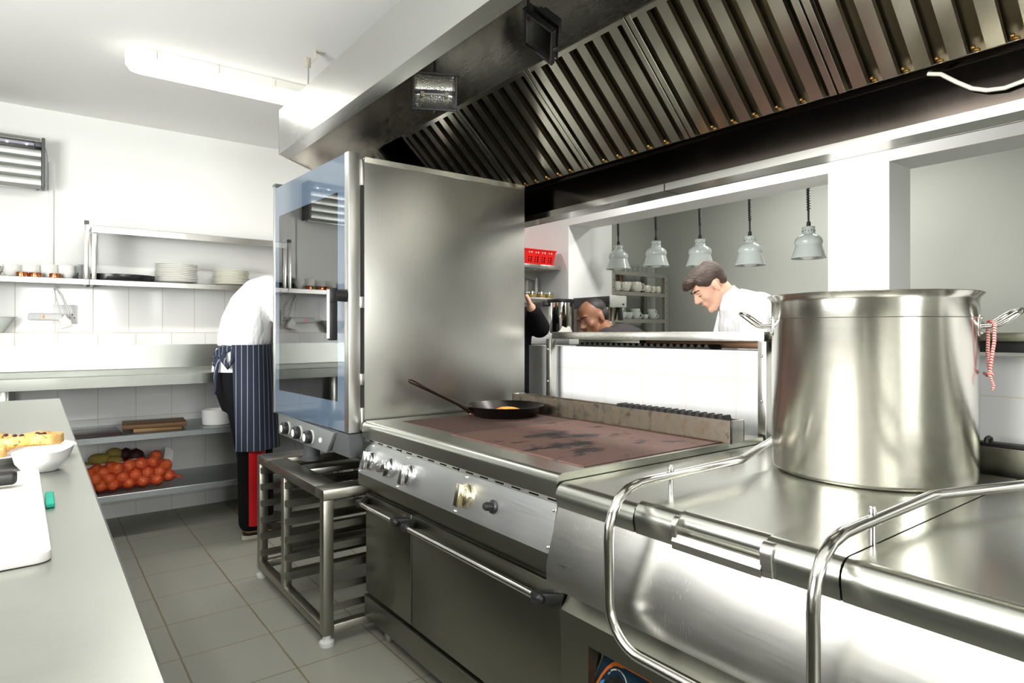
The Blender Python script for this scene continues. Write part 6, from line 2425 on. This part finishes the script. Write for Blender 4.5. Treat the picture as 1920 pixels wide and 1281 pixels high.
tc = cup('teacup', 0.048, 0.062, False, False, M_cup2)
tea = [(4.15, 3.95, 0, 0.0, 'behind the coffee machine handle'), (4.245, 3.95, 0, 2.8, 'lower left, handle turned left'), (4.285, 4.02, 0.045, 0.3, 'stacked at the back on the left'), (4.335, 3.96, 0, 0.5, 'tilted cup beside the lower left one'), (4.425, 3.95, 0, 0.0, 'in the middle of the row'), (4.430, 3.96, 0.034, 0.4, 'stacked on the cup in the middle'), (4.545, 3.94, -0.001, 2.7, 'smallest one right of the middle'), (4.655, 3.95, 0, 0.1, 'at the right end of the row'), (4.650, 3.96, 0.034, 0.2, 'stacked on the right end cup')]
for i, (x, y, dz, rz, t) in enumerate(tea):
    lab = 'pale teacup on the lower rack shelf, ' + t
    sc = 0.72 if 'smallest' in t else 1.0
    if i == 0:
        tl = (x, y, z1 + dz, rz, lab)
    else:
        dup(tc, (x, y, z1 + max(dz, 0)), lab, (0, 0, rz - 0.5), (sc,) * 3, 'teacups on the lower rack shelf')
tc.location = tl[:3]
tc['label'] = tl[4]
tc['group'] = 'teacups on the lower rack shelf'
q = MB()
q.lathe([(0, 0), (0.026, 0), (0.030, 0.075), (0.0285, 0.075), (0.025, 0.005), (0, 0.005)], (0, 0, 0), 24)
g0 = q.build('drinking_glass', M_glass, None, 60, origin=(0, 0, 0))
tag(g0, 'clear glass standing in the row on top of the cup rack', 'glass', 'glasses on top of the cup rack')
for i in range(9):
    o = g0 if i == 0 else g0.copy()
    if i:
        COL.objects.link(o)
    o.location = (4.20 + i * 0.064, 3.985 + 0.04 * (i % 2), 1.8555)

# left part: shelves on the wall, baskets, jars, urn on a ledge
for (zt, d_, lab) in ((1.792, 0.37, 'upper steel wall shelf carrying the red baskets'), (1.552, 0.33, 'lower steel wall shelf carrying the small jars')):
    w_ = thing('side_shelf', lab, 'shelf', (3.0, 3.9, zt))
    q = MB()
    q.box(3.098 - d_, 3.098, 3.49, 4.6, zt - 0.030, zt, 0.003)
    q.build('shelf_plate', M_st_h, w_)
    for y in (3.745, 4.4):
        q = MB()
        q.prism([(3.098, zt - 0.10), (3.098, zt - 0.031), (3.098 - d_ + 0.03, zt - 0.031)], 'y', y, y + 0.02)
        q.build('bracket', M_st_v, w_)
for y in (3.735,):
    q = MB()
    q.box(3.074, 3.0985, y, y + 0.03, 1.29, 1.72, 0.002)
    tag(q.build('wall_strip', M_st_v), 'upright steel wall strip below the shelf with the red baskets', 'shelf support')
M_redp = plain('red_plastic', (0.80, 0.012, 0.010), 0.28)


def basket(y0, y1, lab):
    x0, x1, zb, h_ = 2.765, 3.06, 1.7925, 0.108
    bk = thing('red_basket', lab, 'basket', ((x0 + x1) / 2, (y0 + y1) / 2, zb), 'red baskets on the wall shelf')
    q = MB()
    e = 0.018
    lo = [(x0 + e, y0 + e), (x1 - e, y0 + e), (x1 - e, y1 - e), (x0 + e, y1 - e)]
    hi = [(x0, y0), (x1, y0), (x1, y1), (x0, y1)]
    t = q.bm
    vl = [t.verts.new((x, y, zb)) for x, y in lo]
    vh = [t.verts.new((x, y, zb + h_)) for x, y in hi]
    il = [t.verts.new((x + (0.003 if i in (0, 3) else -0.003), y + (0.003 if i < 2 else -0.003), zb + 0.004)) for i, (x, y) in enumerate(lo)]
    ih = [t.verts.new((x + (0.003 if i in (0, 3) else -0.003), y + (0.003 if i < 2 else -0.003), zb + h_)) for i, (x, y) in enumerate(hi)]
    t.faces.new(vl[::-1])
    t.faces.new(il)
    for i in range(4):
        j = (i + 1) % 4
        t.faces.new((vl[i], vl[j], vh[j], vh[i]))
        t.faces.new((il[j], il[i], ih[i], ih[j]))
        t.faces.new((vh[i], vh[j], ih[j], ih[i]))
    q.build('basket_body', M_redp, bk, 30)
    q = MB()
    for z in (zb + h_ - 0.004,):
        q.box(x0 - 0.004, x1 + 0.004, y0 - 0.004, y0, z - 0.004, z + 0.005, 0.001, 1)
        q.box(x0 - 0.004, x1 + 0.004, y1, y1 + 0.004, z - 0.004, z + 0.005, 0.001, 1)
        q.box(x0 - 0.004, x0, y0, y1, z - 0.004, z + 0.005, 0.001, 1)
        q.box(x1, x1 + 0.004, y0, y1, z - 0.004, z + 0.005, 0.001, 1)
    q.build('basket_rim', M_redp, bk)
    for mt, zz_, rr in ((plain('pale_hole', (0.8, 0.72, 0.68), 0.5), (0.086,), 0.006), (M_void, (0.052, 0.036, 0.022), 0.006)):
        q = MB()
        for c in range(4):
            for dx in (-0.010, 0.012):
                for z in zz_:
                    x = x0 + 0.055 + c * 0.062 + dx
                    yy = y0 + e * (1 - z / h_) - 0.0006
                    q.cyl((x, yy - 0.0006, zb + z), (x, yy + 0.002, zb + z), rr * (0.8 if dx < 0 else 1.0), None, 10)
        q.build('holes', mt, bk)


basket(3.50, 3.90, 'red plastic basket at the near end of the upper wall shelf')
basket(3.92, 4.32, 'red plastic basket further along the upper wall shelf')
M_jar = plain('golden_jar', (0.40, 0.30, 0.12), 0.25, 0.4)
for i, (x, y) in enumerate(((2.86, 3.54), (2.95, 3.545), (3.03, 3.55), (2.79, 3.55))):
    j_ = thing('spice_jar', ['small golden jar with metal lid, second from the shelf front', 'small golden jar with metal lid in the middle of the lower wall shelf', 'small golden jar with metal lid nearest the wall', 'small golden jar with metal lid at the front edge of the lower wall shelf'][i], 'jar', (x, y, 1.5525), 'jars on the lower wall shelf')
    q = MB()
    q.lathe([(0, 0), (0.034, 0), (0.036, 0.004), (0.036, 0.026), (0.032, 0.030), (0, 0.030)], (x, y, 1.5525), 24)
    q.build('jar_body', M_jar, j_)
    q = MB()
    q.lathe([(0.0, 0.030), (0.037, 0.030), (0.037, 0.044), (0.034, 0.047), (0, 0.047)], (x, y, 1.5525), 24)
    q.build('lid', M_pol, j_)
lg_ = thing('serving_ledge', 'white ledge along the wall under the shelves with the steel urn', 'ledge', (2.95, 3.55, 1.2))
q = MB()
q.box(2.78, 3.098, 3.05, 4.6, 1.222, 1.283, 0.004)
q.build('ledge_top', M_wall, lg_)
q = MB()
q.box(2.98, 3.098, 3.10, 4.6, 0.0, 1.222)
q.build('ledge_base', M_wall, lg_)
ur = thing('steel_urn', 'shiny steel urn with black lid standing on the white ledge', 'urn', (2.885, 3.255, 1.283))
q = MB()
q.lathe([(0, 0), (0.080, 0), (0.084, 0.006), (0.084, 0.225), (0, 0.225)], (2.885, 3.255, 1.2835), 48)
q.build('urn_body', plain('mirror_steel', (0.80, 0.79, 0.74), 0.06, 1.0), ur)
q = MB()
q.lathe([(0.0, 0.222), (0.092, 0.222), (0.094, 0.228), (0.094, 0.240), (0.088, 0.246), (0, 0.248)], (2.885, 3.255, 1.2835), 48)
q.build('lid', M_black, ur)
q = MB()
q.box(-0.125, -0.075, -0.022, 0.022, 0.196, 0.238, 0.008, 3, Matrix.Translation((2.885, 3.255, 1.2835)) @ Matrix.Rotation(R(-35), 4, 'Z'))
q.build('spout', M_black, ur)
q = MB()
q.box(0.070, 0.092, -0.012, 0.012, 0.02, 0.225, 0.005, 2, Matrix.Translation((2.885, 3.255, 1.2835)) @ Matrix.Rotation(R(-36), 4, 'Z'))
q.build('handle', M_black, ur)

# coffee machine standing in the opening
cm = thing('coffee_machine', 'black and steel coffee machine with hanging filter holder in the serving opening', 'coffee machine', (3.22, 3.12, 1.14))
zb = 1.1405
q = MB()
q.box(3.125, 3.275, 3.02, 3.395, 1.475, 1.552, 0.010, 3)
q.build('housing', M_black, cm)
q = MB()
q.box(3.122, 3.278, 3.006, 3.022, 1.474, 1.556, 0.004, 2)
q.build('end_plate', plain('satin_plate', (0.60, 0.61, 0.56), 0.35, 0.6), cm)
q = MB()
q.box(3.235, 3.252, 3.003, 3.0065, 1.490, 1.502, 0.001)
q.build('switch', M_black, cm)
q = MB()
q.box(3.13, 3.27, 3.16, 3.39, zb, 1.475, 0.004)
q.build('column', plain('brown_smoked_panel', (0.055, 0.025, 0.014), 0.12, coat=0.5), cm)
q = MB()
q.box(3.125, 3.275, 3.01, 3.395, zb, zb + 0.03, 0.004)
q.build('base', M_black, cm)
q = MB()
q.lathe([(0.046, 0.0), (0.056, 0.090), (0.058, 0.094), (0, 0.094), (0, 0.0)][::-1], (3.205, 3.090, 1.381), 32)
q.build('filter_holder', plain('warm_steel', (0.62, 0.56, 0.44), 0.2, 1.0), cm)
q = MB()
q.prism([(3.012, 1.475), (3.04, 1.475), (3.03, 1.385), (3.002, 1.385)], 'x', 3.215, 3.24, 0.003)
q.build('handle', M_black, cm)
